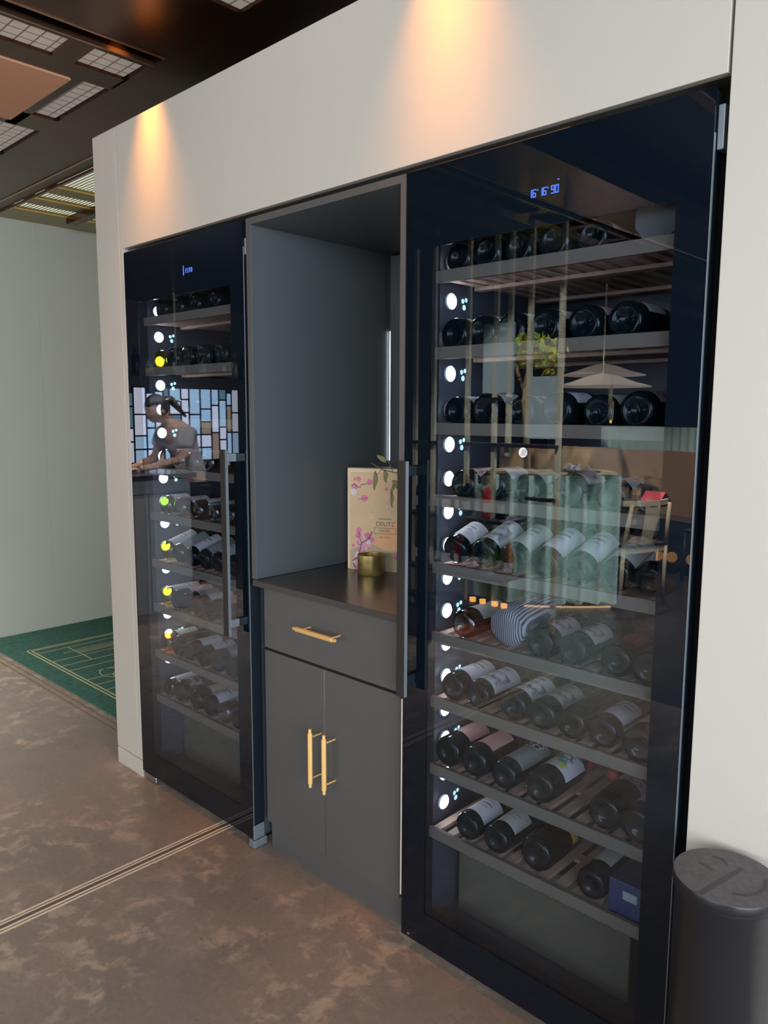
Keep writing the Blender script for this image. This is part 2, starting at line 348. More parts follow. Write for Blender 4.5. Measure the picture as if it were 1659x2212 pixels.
def text_mesh(name, txt, size, m, parent, mw, align='CENTER', extr=0.0003):
    cu = bpy.data.curves.new(name, 'FONT'); cu.body = txt; cu.size = size; cu.align_x = align; cu.extrude = extr
    t = bpy.data.objects.new(name, cu); C.objects.link(t)
    bpy.context.view_layer.update()
    me = bpy.data.meshes.new_from_object(t.evaluated_get(bpy.context.evaluated_depsgraph_get()))
    bpy.data.objects.remove(t); me.transform(mw); me.materials.clear(); me.materials.append(m)
    o = bpy.data.objects.new(name, me); C.objects.link(o); o.parent = parent; return o

# ------------------------------------------------------------------ room shell
bm = new_bm(); box(bm, -8, 4, -2.3, 2.6, -0.05, 0.0); struct('floor', bm, M_floor)
sbox('floor_restaurant', (-8, 4, -10, -2.3, -0.05, 0.0), mat('dark_boards', (0.028, 0.024, 0.024), 0.3))
bm = new_bm()                                          # brass inlay strips and threshold grooves in the floor
for x in (-2.262, -2.247, -2.224, -2.209): box(bm, x - 0.003, x + 0.003, -2.3, 0.05, -0.001, 0.0012)
struct('trim_1', bm, M_brassline)
sbox('trim_2', (-2.2445, -2.2265, -2.3, 0.05, -0.001, 0.0006), mat('inlay_filler', (0.11, 0.08, 0.065), 0.5))
bm = new_bm()
for y in (0.150, 0.185): box(bm, -5.25, -3.0, y - 0.004, y + 0.004, -0.001, 0.001)
struct('trim_3', bm, M_stem)
# facade wall (built as panels round the opening that takes the cabinets)
bm = new_bm()
box(bm, -2.998, -2.817, 0.0, 0.02, 0.074, 2.555)
box(bm, -2.998, -2.79, 0.0, 0.02, 0.0, 0.070)
box(bm, -2.813, -2.790, 0.0, 0.02, 0.074, 2.112)
box(bm, -2.813, -0.568, 0.0, 0.02, 2.112, 2.555)
box(bm, -0.562, 3.9, 0.0, 0.02, 0.0, 2.555)
struct('wall_front', bm, M_cream, bevel=0.0012)
bm = new_bm()
box(bm, -2.990, -2.800, 0.0205, 0.72, 0.0, 2.545); box(bm, -0.556, 3.9, 0.0205, 0.72, 0.0, 2.545); box(bm, -2.80, -0.556, 0.0205, 0.72, 2.124, 2.545)
struct('wall_core', bm, M_cream2)
sbox('wall_recess', (-2.80, -0.556, 0.70, 0.72, 0.0, 2.124), M_dark)
sbox('wall_left', (-5.35, -5.25, 0.10, 2.6, 0.0, 2.76), M_wall)
sbox('wall_corridor', (-5.25, -5.246, 0.70, 2.6, 0.0, 2.74), M_wall)
sbox('wall_back', (-5.35, 4, 2.6, 2.7, 0.0, 2.76), M_wall)
sbox('wall_bar', (-8.1, -8.0, -10, 0.2, 0.0, 2.8), mat('bar_wall_brown', (0.045, 0.032, 0.026), 0.6))
sbox('wall_far', (-8, 4, -10.1, -10, 0.0, 2.8), M_navy)
bm = new_bm()
box(bm, 4.0, 4.1, -10, 2.6, 0.0, 0.3); box(bm, 4.0, 4.1, -10, 2.6, 2.6, 2.8); box(bm, 4.0, 4.1, -0.2, 2.6, 0.3, 2.6); box(bm, 4.0, 4.1, -10, -5.0, 0.3, 2.6)
struct('wall_right', bm, M_wallr)
bm = new_bm()
for y in (-4.98, -3.8, -2.6, -1.4, -0.24): box(bm, 3.96, 4.02, y - 0.025, y + 0.025, 0.3, 2.6)
box(bm, 3.96, 4.02, -5.0, -0.2, 0.3, 0.34); box(bm, 3.96, 4.02, -5.0, -0.2, 2.56, 2.6)
struct('window_1', bm, M_dark)
sbox('wall_bar_side', (-8, -5.35, 0.1, 0.2, 0.0, 2.8), M_wall)

# ceiling: bronze strips with coffers, copper lined slots and woven tiles
ZC = 2.72
bm = new_bm()
box(bm, -8, 4, 0.04, 0.34, ZC, ZC + 0.1)
for gx in (-2.56, -1.22, 0.12, 1.46, 2.8):
    box(bm, gx + 0.04, gx + 0.48, -10, 0.04, ZC, ZC + 0.1)
    if gx > -2.5: box(bm, gx - 0.10, gx - 0.04, -10, 0.04, ZC, ZC + 0.1)
box(bm, -2.63, -2.60, -10, 0.04, ZC, ZC + 0.1)
box(bm, -2.91, -2.79, -10, 0.03, ZC, ZC + 0.08)
for k in range(9): box(bm, -2.79, -2.63, -0.24 - k * 0.5, -0.16 - k * 0.5, ZC, ZC + 0.08)
box(bm, -3.55, -2.91, -0.115, -0.07, ZC, ZC + 0.08)
box(bm, -3.55, -3.38, -10, 0.04, ZC, ZC + 0.08)
box(bm, -4.6, -4.0, -10, 0.04, ZC, ZC + 0.08)
box(bm, -8, -4.6, -10, 0.04, ZC, ZC + 0.08)
struct('ceiling', bm, M_bronze)
bm = new_bm()
for gx in (-2.56, -1.22, 0.12, 1.46, 2.8):
    for s in (-1, 1): box(bm, gx + s * 0.040 - 0.004, gx + s * 0.040 + 0.004, -10, 0.04, ZC - 0.004, ZC + 0.012)
box(bm, -5.25, 4, 0.340, 0.352, ZC - 0.004, ZC + 0.02); box(bm, -5.25, -3.0, 0.445, 0.452, ZC - 0.004, ZC + 0.01)
struct('trim_4', bm, M_bronze2)
sbox('trim_5', (-5.25, 4, 0.352, 0.445, ZC + 0.012, ZC + 0.1), M_bronze)
bm = new_bm(); box(bm, -8, 4, -10, 2.6, 2.96, 3.0); struct('ceiling_slab', bm, M_dark)
def tile(name, dims, m, label, group):
    o = bobj(name, dims, m); tag(o, label, 'ceiling tile', group); return o
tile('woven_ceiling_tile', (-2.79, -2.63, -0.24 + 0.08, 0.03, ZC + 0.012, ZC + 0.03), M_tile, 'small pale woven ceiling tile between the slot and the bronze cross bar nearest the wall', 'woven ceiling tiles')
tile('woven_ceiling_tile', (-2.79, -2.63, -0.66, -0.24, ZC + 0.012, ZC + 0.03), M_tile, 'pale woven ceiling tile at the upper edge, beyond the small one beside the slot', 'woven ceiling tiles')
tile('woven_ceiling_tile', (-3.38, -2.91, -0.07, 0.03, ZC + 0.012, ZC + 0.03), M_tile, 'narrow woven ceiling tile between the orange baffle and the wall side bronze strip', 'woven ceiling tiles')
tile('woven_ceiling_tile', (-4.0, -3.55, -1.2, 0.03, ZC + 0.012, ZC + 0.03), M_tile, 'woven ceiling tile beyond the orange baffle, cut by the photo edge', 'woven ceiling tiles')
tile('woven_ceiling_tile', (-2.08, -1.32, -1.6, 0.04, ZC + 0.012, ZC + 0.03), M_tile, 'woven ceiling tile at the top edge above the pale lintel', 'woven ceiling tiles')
o = bobj('ceiling_baffle', (-3.49, -2.92, -1.4, -0.112, ZC - 0.006, ZC + 0.01), M_tan); tag(o, 'flat orange-brown square baffle set in the bronze ceiling', 'ceiling panel')
# corridor ceiling with gold beams
for i, x in enumerate((-4.33, -4.63, -4.94)):
    r = thing('gold_ceiling_beam', ['gold beam of the corridor ceiling nearest the facade wall', 'middle gold beam of the corridor ceiling', 'gold beam of the corridor ceiling nearest the sage wall'][i], 'ceiling beam', (x, 0.45, ZC), 0, 'gold beams over the corridor')
    w = 0.16 if i < 2 else 0.31
    bobj('beam_body', (-w, 0, 0.002, 1.9, 0.0, 0.075), M_gold, r)
    bobj('beam_edge', (-0.012, 0.004, 0, 1.9, -0.004, 0.0), M_goldedge, r)
for i, (a, b) in enumerate(((-4.33, -3.9), (-4.63, -4.49), (-4.94, -4.79))):
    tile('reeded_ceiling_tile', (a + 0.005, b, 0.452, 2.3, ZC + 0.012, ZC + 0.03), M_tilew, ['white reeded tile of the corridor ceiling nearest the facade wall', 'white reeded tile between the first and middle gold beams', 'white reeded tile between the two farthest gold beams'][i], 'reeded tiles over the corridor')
bm = new_bm(); box(bm, -5.0, -3.0, 0.80, 0.86, ZC - 0.03, ZC + 0.02); struct('trim_6', bm, M_bronze)
bm = new_bm(); box(bm, -3.9, 4, 0.452, 2.6, ZC, ZC + 0.1); box(bm, -5.25, 4, 2.3, 2.6, ZC, ZC + 0.1); struct('ceiling_corridor', bm, M_bronze)

# recessed warm lamps in the slots
for i, gx in enumerate((-2.56, -1.22)):
    t = thing('recessed_spotlight', ['recessed warm spotlight in the ceiling slot above the left wine cabinet', 'recessed warm spotlight in the ceiling slot above the right wine cabinet'][i], 'spotlight', (gx, -0.07, ZC + 0.13), 0, 'warm spotlights in the ceiling slots')
    bm = new_bm(); lathe(bm, [(0.030, 0.0), (0.034, 0.0), (0.034, 0.10), (0, 0.10), ]); obj('lamp_can', bm, M_dark, t, smooth=True, autos=True)
    bm = new_bm(); disc(bm, (0, 0, 0.02), (0, 0, -1), 0.029, 20); obj('lamp_lens', bm, emis('lamp_lens_glow', (1.0, 0.55, 0.15), 6), t)
    for (sz, bl, pw) in ((62, 0.9, 42), (34, 1.0, 34)):
        l = spot('spot_beam', (gx, -0.10, ZC + 0.05), (gx, 0.04, 1.6), sz, bl, pw, (1.0, 0.36, 0.05), 0.045)

# rug in the corridor
r = thing('corridor_rug', 'dark green carpet with gold line pattern in the passage beside the pillar', 'rug', (0, 0, 0))
bobj('carpet', (-5.24, -3.05, 0.222, 2.4, 0.0, 0.008), M_rug, r)
bm = new_bm()
def ln(x0, y0, x1, y1, w=0.007):
    d = Vector((x1 - x0, y1 - y0, 0)); n = Vector((-d.y, d.x, 0)).normalized() * w * 0.5
    poly(bm, [(x0 + n.x, y0 + n.y, 0.0088), (x1 + n.x, y1 + n.y, 0.0088), (x1 - n.x, y1 - n.y, 0.0088), (x0 - n.x, y0 - n.y, 0.0088)])
for o_ in (0.0, 0.022): ln(-4.82 + o_, 0.335 + o_, -3.1, 0.335 + o_, 0.009); ln(-4.82 + o_, 0.335 + o_, -4.82 + o_, 2.2, 0.009)
for i, x in enumerate([-4.72, -4.62, -4.50, -4.38, -4.27, -4.16, -4.05, -3.94, -3.83, -3.72, -3.6, -3.48, -3.36, -3.24]):
    ln(x, 0.357 + (0.12 if i % 4 == 1 else 0), x, 1.0 + 0.4 * ((i * 7) % 3), 0.007)
for k in range(6): ln(-4.64 + k * 0.018, 0.55, -4.64 + k * 0.018, 1.15, 0.005)
for (x0, y0, x1, y1) in ((-4.72, 0.55, -4.38, 0.55), (-4.72, 1.15, -4.38, 1.15), (-4.5, 0.8, -4.27, 0.95), (-4.38, 0.75, -4.16, 0.75), (-4.38, 0.75, -4.27, 0.9), (-4.27, 0.9, -4.38, 1.05), (-4.16, 0.62, -3.94, 0.62), (-3.94, 0.48, -3.72, 0.48), (-3.83, 0.8, -3.48, 0.8)):
    ln(x0, y0, x1, y1)
for (cx, cy, cr) in ((-4.07, 0.52, 0.09), (-3.62, 0.47, 0.08), (-4.0, 0.55, 0.07)):
    for k in range(20):
        a, b = 2 * PI * k / 20, 2 * PI * (k + 1) / 20; ln(cx + cr * math.cos(a), cy + cr * 0.7 * math.sin(a), cx + cr * math.cos(b), cy + cr * 0.7 * math.sin(b), 0.006)
obj('gold_pattern', bm, M_thread, r)

# ------------------------------------------------------------------ bottles
PROF = {
 'bordeaux': [(0, 0.012), (0.016, 0.006), (0.026, 0.0), (0.0345, 0.003), (0.038, 0.013), (0.038, 0.185), (0.0365, 0.196), (0.031, 0.208), (0.021, 0.217), (0.0155, 0.228), (0.0145, 0.290), (0.0152, 0.291), (0.0152, 0.300), (0, 0.300)],
 'burgundy': [(0, 0.012), (0.018, 0.006), (0.028, 0.0), (0.0375, 0.003), (0.0415, 0.014), (0.0415, 0.145), (0.040, 0.160), (0.035, 0.182), (0.027, 0.206), (0.019, 0.228), (0.0155, 0.245), (0.0145, 0.288), (0.0155, 0.289), (0.0155, 0.298), (0, 0.298)],
 'champagne': [(0, 0.014), (0.020, 0.007), (0.030, 0.0), (0.0405, 0.003), (0.045, 0.015), (0.045, 0.150), (0.043, 0.170), (0.036, 0.200), (0.026, 0.232), (0.019, 0.255), (0.0165, 0.285), (0.018, 0.290), (0.018, 0.305), (0, 0.305)]}
MESH = {}
def arc_patch(r, y0, y1, a0, a1, n=18, rr=None):
    b = bmesh.new(); uvl = b.loops.layers.uv.new('uv'); rows = []
    for i in range(n + 1):
        a = math.radians(a0 + (a1 - a0) * i / n); R_ = r + 0.0006
        rows.append([(b.verts.new((R_ * math.sin(a), y, R_ * math.cos(a))), (j, i / n)) for j, y in enumerate((y0, y1))])
    for A, B in zip(rows, rows[1:]):
        f = b.faces.new((A[0][0], A[1][0], B[1][0], B[0][0]))
        for l, uv in zip(f.loops, (A[0][1], A[1][1], B[1][1], B[0][1])): l[uvl].uv = uv
    return b
def cached(key, fn):
    if key not in MESH: MESH[key] = fn()
    return MESH[key]
def link_mesh(name, me, parent):
    o = bpy.data.objects.new(name, me); C.objects.link(o); o.parent = parent; return o
def mk_body(shape, gm):
    b = bmesh.new(); lathe(b, PROF[shape], 32, 'Y'); return to_mesh('bottle_glass', b, gm, True)
def mk_label(shape, lm, y0, y1, a):
    r = PROF[shape][5][0]; b = arc_patch(r, y0, y1, -a, a)
    me = bpy.data.meshes.new('paper_label'); b.to_mesh(me); b.free(); me.materials.append(lm)
    for p in me.polygons: p.use_smooth = True
    return me
def mk_cap(shape, km):
    b = bmesh.new(); lathe(b, [(0.0158, 0.238), (0.0162, 0.240), (0.0156, 0.286), (0.0164, 0.289), (0.0164, 0.3035), (0, 0.3035)], 20, 'Y'); return to_mesh('capsule', b, km, True)
ORD = ['first', 'second', 'third', 'fourth', 'fifth', 'sixth', 'seventh', 'eighth']
def bottle(x, z, shape='bordeaux', glass=G_dark, lab=(P_white, 0.045, 0.125, 78), cap=K_dark, label='', group=None, y=0.055, tilt=0.0, roll=0.0, rev=False, yaw=0.0, cat='bottle', name='wine_bottle'):
    t = thing(name, label, cat, (x, y, z), 0, group)
    t.rotation_euler = (tilt, roll, yaw)
    if rev: t.rotation_euler = (0, roll, PI); t.location = (x, y + 0.36, z)
    link_mesh('bottle_glass', cached(('b', shape, glass.name), lambda: mk_body(shape, glass)), t)
    if lab: link_mesh('paper_label', cached(('l', shape, lab[0].name, lab[1:]), lambda: mk_label(shape, *lab)), t)
    if cap: link_mesh('capsule', cached(('c', shape, cap.name), lambda: mk_cap(shape, cap)), t)
    return t
def rad(shape): return PROF[shape][5][0]
def wrap_poly(bm_, r, pts, off=0.0011):
    """pts: (s along the bottle, arc length from the top)"""
    v = []
    for s, u in pts:
        a = u / r; v.append(bm_.verts.new(((r + off) * math.sin(a), s, (r + off) * math.cos(a))))
    bm_.faces.new(v)
def ell(cs, cu, a, b, n=12, rot=0.0):
    return [(cs + a * math.cos(t) * math.cos(rot) - b * math.sin(t) * math.sin(rot), cu + a * math.cos(t) * math.sin(rot) + b * math.sin(t) * math.cos(rot)) for t in [2 * PI * i / n for i in range(n)]]

# ------------------------------------------------------------------ wine cabinets
SHELF_Z = [0.372, 0.556, 0.746, 0.924, 1.112, 1.290, 1.475, 1.665, 1.852]
LED_Z = [0.411, 0.4975, 0.600, 0.6855, 0.780, 0.873, 0.965, 1.058, 1.147, 1.238, 1.326, 1.417, 1.508, 1.602, 1.694, 1.787, 1.884]
def seg_digit(bm_, x, z, h, ch):
    w = h * 0.5; t = h * 0.12; y0, y1 = -0.0012, -0.0002
    S = {'a': (x, x + w, z + h - t, z + h), 'g': (x, x + w, z + h / 2 - t / 2, z + h / 2 + t / 2), 'd': (x, x + w, z, z + t),
         'f': (x, x + t, z + h / 2, z + h), 'b': (x + w - t, x + w, z + h / 2, z + h), 'e': (x, x + t, z, z + h / 2), 'c': (x + w - t, x + w, z, z + h / 2)}
    D = {'1': 'bc', '6': 'acdefg', '9': 'abcdfg', '0': 'abcdef', 'o': 'abfg', '5': 'acdfg', 'L': 'fed'}
    for s in D[ch]:
        a = S[s]; box(bm_, a[0], a[1], y0, y1, a[2], a[3])
def cabinet(side):
    if side == 'right':
        dx0, dx1, wx0, wx1, cx0, cx1 = -1.345, -0.587, -1.262, -0.652, -1.286, -0.650
        lab = 'tall built-in wine cabinet with tinted glass door beside the pale right wall and bin'
    else:
        dx0, dx1, wx0, wx1, cx0, cx1 = -2.786, -2.035, -2.700, -2.107, -2.736, -2.086
        lab = 'tall built-in wine cabinet with tinted glass door next to the narrow left pillar'
    t = thing('wine_cabinet', lab, 'wine cabinet', ((dx0 + dx1) / 2, 0.30, 0.0), 0, 'built-in wine cabinets')
    X = (dx0 + dx1) / 2; OX, OY = -X, -0.30
    def P(name, bm_, m, par=None, **k):
        bmesh.ops.translate(bm_, verts=bm_.verts, vec=(OX, OY, 0)); return obj(name, bm_, m, par or t, **k)
    b = new_bm()
    box(b, dx0 + 0.004, cx0, 0.052, 0.66, 0.03, 2.085); box(b, cx1, dx1 - 0.004, 0.052, 0.66, 0.03, 2.085)
    box(b, cx0, cx1, 0.052, 0.66, 1.955, 2.085); box(b, cx0, cx1, 0.052, 0.66, 0.03, 0.075); box(b, cx0, cx1, 0.60, 0.66, 0.075, 1.955)
    P('cabinet_body', b, M_cabin)
    b = new_bm(); box(b, cx0 + 0.03, cx1 - 0.085, 0.145, 0.60, 0.076, 0.33); P('compressor_cover', b, M_hump, bevel=0.004)
    b = new_bm(); box(b, dx0 + 0.03, dx1 - 0.03, 0.07, 0.6, 0.0, 0.03); P('plinth', b, M_dark)
    # LED column on the inner left wall
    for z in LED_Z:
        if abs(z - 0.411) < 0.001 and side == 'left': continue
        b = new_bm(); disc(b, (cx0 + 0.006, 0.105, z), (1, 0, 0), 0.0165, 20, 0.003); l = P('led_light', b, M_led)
        b = new_bm()
        tube(b, (cx0 + 0.0005, 0.105, z), (cx0 + 0.006, 0.105, z), 0.021, 0.021, 20); P('led_bezel', b, M_ledring, l)
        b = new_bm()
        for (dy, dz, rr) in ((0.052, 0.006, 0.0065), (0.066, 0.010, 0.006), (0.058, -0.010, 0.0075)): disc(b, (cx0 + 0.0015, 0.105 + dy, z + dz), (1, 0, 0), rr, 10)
        P('led_reflection', b, M_ledrefl, l)  # glowing discs imitate bluish reflections of the LED, not further LEDs
    # shelves
    for k, z in enumerate(SHELF_Z):
        s = part_empty('shelf', t)
        b = new_bm(); box(b, cx0 + 0.003, cx1 - 0.003, 0.030, 0.042, z - 0.030, z); P('shelf_rail', b, M_rail, s, bevel=0.001)
        b = new_bm(); n = 13; w = (cx1 - cx0 - 0.02)
        for i in range(n):
            x = cx0 + 0.012 + i * w / n; box(b, x, x + 0.025, 0.042, 0.56, z - 0.020, z - 0.009)
        box(b, cx0 + 0.006, cx1 - 0.006, 0.20, 0.23, z - 0.029, z - 0.020); box(b, cx0 + 0.006, cx1 - 0.006, 0.50, 0.53, z - 0.029, z - 0.020)
        P('shelf_slats', b, M_slat, s)
    # door
    d = part_empty('door', t)
    b = new_bm(); wz0, wz1, dz0, dz1 = 0.130, 1.905, 0.034, 2.094
    box(b, dx0, wx0, 0, 0.005, dz0, dz1); box(b, wx1, dx1, 0, 0.005, dz0, dz1); box(b, wx0, wx1, 0, 0.005, dz0, wz0); box(b, wx0, wx1, 0, 0.005, wz1, dz1)
    P('black_glass_border', b, M_black, d)
    b = new_bm(); box(b, wx0, wx1, 0.0, 0.004, wz0, wz1); P('glass_pane', b, M_glass, d)
    b = new_bm()
    box(b, dx0 + 0.001, wx0 - 0.010, 0.0052, 0.046, dz0 + 0.003, dz1 - 0.003); box(b, wx1 + 0.010, dx1 - 0.001, 0.0052, 0.046, dz0 + 0.003, dz1 - 0.003)
    box(b, wx0 - 0.010, wx1 + 0.010, 0.0052, 0.046, dz0 + 0.003, wz0 - 0.010)
    box(b, wx0 - 0.010, wx1 + 0.010, 0.0052, 0.046, wz1 + 0.010, dz1 - 0.003)
    P('door_frame', b, M_frame, d)
    b = new_bm(); box(b, dx1 + 0.0004, dx1 + 0.0015, 0.0, 0.0075 if side == 'right' else 0.003, dz0, dz1 - 0.08); P('edge_strip', b, M_alu, d)
    b = new_bm(); box(b, dx0 + 0.002, dx1 - 0.3, 0.0005, 0.004, dz1, dz1 + 0.0015); P('top_edge_reflection', b, M_bronze2, d)  # copper strip imitates a reflection along the door top
    if side == 'right': hx0, hx1 = -1.329, -1.301
    else: hx0, hx1 = -2.118, -2.090
    b = new_bm(); box(b, hx0, hx1, -0.047, -0.034, 0.752, 1.378); P('door_handle', b, M_satin, d, bevel=0.0015)
    b = new_bm(); box(b, hx1 + 0.0003, hx1 + 0.0016, -0.0455, -0.0355, 0.753, 1.377); P('handle_edge', b, M_alu, d)
    for z in (1.352, 0.795):
        b = new_bm(); box(b, hx0 + 0.006, hx1 - 0.001, -0.034, -0.0002, z - 0.013, z + 0.013); P('handle_post', b, M_alu if side == 'left' else M_frame, d, bevel=0.001)
    b = new_bm()
    if side == 'right':
        for ch, x in (('1', -0.985), ('6', -0.9745), ('1', -0.958), ('6', -0.948), ('9', -0.928), ('0', -0.918)): seg_digit(b, x, 1.968, 0.017, ch)
        seg_digit(b, -0.9635, 1.978, 0.006, 'o'); seg_digit(b, -0.9375, 1.978, 0.006, 'o'); box(b, -0.913, -0.908, -0.0012, -0.0002, 1.994, 1.996)
    else:
        for ch, x in (('L', -2.378), ('1', -2.368), ('5', -2.355), ('9', -2.342), ('0', -2.329)): seg_digit(b, x, 1.972, 0.015, ch)
        box(b, -2.378, -2.374, -0.0012, -0.0002, 1.965, 1.998)
    dd = P('temperature_display', b, M_blue, d)
    if side == 'right':
        b = new_bm(); disc(b, (-0.981, -0.0002, 1.411), (0, -1, 0), 0.0115, 24, 0.0006); s = P('round_sticker', b, mat('sticker_silver', (0.75, 0.75, 0.75), 0.4), d)
        b = new_bm()
        for k in range(5): box(b, -0.988 + 0.0012 * k, -0.974 + 0.0012 * k, -0.0014, -0.0009, 1.4045 + 0.003 * k, 1.4055 + 0.003 * k)
        P('sticker_print', b, M_paint['ink'], s)
        b = new_bm(); box(b, dx1 + 0.001, dx1 + 0.014, 0.012, 0.044, 1.985, 2.065); P('door_hinge', b, M_alu, d, bevel=0.002)
        b = new_bm(); disc(b, (-1.318, -0.0006, 0.045), (0, -1, 0), 0.004, 10, 0.001); P('door_screw', b, M_steel, d)
    else:
        b = new_bm(); box(b, dx1 + 0.001, dx1 + 0.009, 0.004, 0.042, 1.99, 2.04); P('door_hinge', b, M_alu, d, bevel=0.002)
        b = new_bm(); box(b, dx1 + 0.0022, dx1 + 0.008, -0.004, 0.042, 0.034, 0.085); box(b, dx1 - 0.02, dx1 + 0.010, -0.006, 0.05, 0.004, 0.031); P('door_hinge', b, M_alu, d, bevel=0.002)
        b = new_bm(); box(b, dx0 + 0.005, dx0 + 0.10, 0.0, 0.04, 0.006, 0.030); P('door_foot', b, M_steel, d, bevel=0.003)
    return t
cabinet('right'); cabinet('left')

# bottles of the right cabinet -------------------------------------------------
def zc(k, shape): return SHELF_Z[k] - 0.009 + rad(shape)
RB = 'in the right wine cabinet'
def rowname(k): return ['lowest', 'second', 'third', 'fourth', 'fifth', 'sixth', 'seventh', 'eighth', 'topmost'][k]
gR = 'bottles lying in the right wine cabinet'; gL = 'bottles lying in the left wine cabinet'
W_ = lambda m, a=0.035, b=0.125, g=78: (m, a, b, g)
# lowest shelf
bottle(-1.165, zc(0, 'bordeaux'), 'bordeaux', G_dark, W_(P_white, 0.03, 0.12), label='dark bottle with white label, nearest the lights on the lowest shelf of the right cabinet', group=gR)
b2 = bottle(-1.072, zc(0, 'bordeaux'), 'bordeaux', G_dark, W_(P_cream, 0.04, 0.12, 70), label='dark bottle with cream label and grey neck tag on the lowest shelf of the right cabinet', group=gR)
bm = new_bm(); wrap_poly(bm, 0.038, [(0.075, -0.03), (0.135, -0.03), (0.135, -0.012), (0.12, 0.004), (0.12, 0.035), (0.10, 0.035), (0.10, -0.005), (0.075, -0.012)]); obj('neck_tag', bm, P_grey, b2)
ch = bottle(-0.955, zc(0, 'champagne'), 'champagne', G_black, (P_yellow, 0.108, 0.135, 88), K_gold, label='fat black bottle with an amber band on the lowest shelf of the right cabinet', group=gR, y=0.06)
bottle(-0.800, zc(0, 'bordeaux'), 'bordeaux', G_dark, W_(P_cream, 0.055, 0.14, 38), label='dark bottle with narrow cream label beside the blue box in the right cabinet', group=gR)
t = thing('gift_box', 'navy blue gift box with small white tag on the lowest cabinet shelf', 'box', (-0.707, 0.05, SHELF_Z[0] - 0.009))
bobj('box_body', (-0.043, 0.043, 0.0, 0.32, 0.0, 0.085), M_bluebox, t, bevel=0.002)
bobj('box_tag', (-0.008, 0.026, -0.0012, -0.0002, 0.046, 0.066), mat('tag_pale', (0.30, 0.36, 0.38), 0.5), t)
# second shelf
k = 1
bottle(-1.236, zc(k, 'burgundy'), 'burgundy', G_dark, W_(P_pink, 0.06, 0.15, 60), label='dark bottle with plain pink label nearest the lights, second shelf of the right cabinet', group=gR)
bottle(-1.147, zc(k, 'burgundy'), 'burgundy', G_dark, W_(P_pink, 0.045, 0.145, 50), label='dark bottle with plain pink label next to the grape emblem bottle, right cabinet', group=gR)
g = bottle(-1.052, zc(k, 'bordeaux'), 'bordeaux', G_dark, W_(P_grey, 0.035, 0.17, 72), label='dark bottle with grey label and white ringed grape emblem, right cabinet', group=gR)
bmw, bmk = new_bm(), new_bm()
for (s, u) in ((0.145, -0.020), (0.150, -0.002), (0.136, -0.006), (0.137, 0.013), (0.152, 0.016)):
    wrap_poly(bmw, 0.038, ell(s, u, 0.0088, 0.0108)); wrap_poly(bmk, 0.038, ell(s, u, 0.0060, 0.0078), 0.0016)
e = obj('emblem_rings', bmw, M_paint['white'], g); obj('emblem_grapes', bmk, M_paint['maroon'], g)
g = bottle(-0.948, zc(k, 'burgundy'), 'burgundy', G_dark, W_(P_white, 0.060, 0.155, 82), label='dark bottle with white label painted in teal, yellow and brown, right cabinet', group=gR)
def blob(name, m, polys):
    b = new_bm()
    for p_ in polys: wrap_poly(b, 0.0415, p_)
    obj(name, b, m, g)
blob('teal_paint', M_paint['teal'], [ell(0.105, 0.006, 0.015, 0.011), ell(0.118, 0.002, 0.010, 0.008), ell(0.096, 0.016, 0.008, 0.010)])
blob('yellow_paint', M_paint['lemon'], [[(0.072, 0.004), (0.090, 0.012), (0.094, 0.022), (0.088, 0.034), (0.082, 0.024), (0.070, 0.022)], [(0.078, -0.014), (0.083, -0.002), (0.076, 0.002)]])
blob('brown_paint', M_paint['brown'], [ell(0.128, 0.006, 0.011, 0.016, 12, 0.3)])
b = new_bm(); wrap_poly(b, 0.0415, ell(0.126, 0.006, 0.0075, 0.0115, 12, 0.3), 0.0016); wrap_poly(b, 0.0415, ell(0.100, 0.026, 0.006, 0.006), 0.0016); obj('white_paint', b, M_paint['white'], g)
blob('black_sail', M_paint['ink'], [[(0.112, -0.024), (0.120, -0.014), (0.124, -0.026)], [(0.126, -0.022), (0.132, -0.010), (0.135, -0.022)]])
text_mesh('label_print', 'IPPELO', 0.011, M_paint['ink'], g, Matrix.Translation((0.022, 0.147, 0.0368)) @ Matrix.Rotation(math.radians(32), 4, 'Y') @ Matrix.Rotation(math.radians(0), 4, 'Z'))
for x, nm in ((-0.928, 'left'), (-0.850, 'right')):
    bottle(x, zc(k, 'bordeaux'), 'bordeaux', G_dark, None, K_red, label='bottle with red capsule lying neck forward at the cabinet back, %s' % ('beside the painted label bottle' if nm == 'left' else 'beside the rose label bottle'), group=gR, y=0.19, rev=True)
bottle(-0.775, zc(k, 'burgundy'), 'burgundy', G_black, W_(P_rose, 0.115, 0.15, 70), label='black bottle with short rose embossed label far up its body, right cabinet', group=gR)
bottle(-0.693, zc(k, 'burgundy'), 'burgundy', G_black, W_(P_pink, 0.05, 0.14, 72), label='black bottle with salmon label at the hinge end of the second shelf, right cabinet', group=gR)
# third shelf
k = 2
bottle(-1.222, zc(k, 'bordeaux'), 'bordeaux', G_dark, W_(P_white, 0.045, 0.155, 82), label='dark bottle with white printed label nearest the lights, third shelf of the right cabinet', group=gR)
bottle(-1.140, zc(k, 'bordeaux'), 'bordeaux', G_dark, W_(P_engr, 0.03, 0.15, 84), label='dark bottle with pale landscape engraving label beside the white printed one, right cabinet', group=gR)
bottle(-1.030, zc(k, 'bordeaux'), 'bordeaux', G_dark, W_(P_engr, 0.035, 0.15, 84), label='dark bottle with dim engraved label in the middle of the third shelf, right cabinet', group=gR)
bottle(-0.948, zc(k, 'bordeaux'), 'bordeaux', G_dark, W_(P_beige, 0.045, 0.15, 84), label='dark bottle with beige engraved label, third shelf of the right cabinet', group=gR)
bottle(-0.868, zc(k, 'bordeaux') , 'bordeaux', G_black, None, label='unlabelled black bottle between the beige and the pink-white label bottles, right cabinet', group=gR)
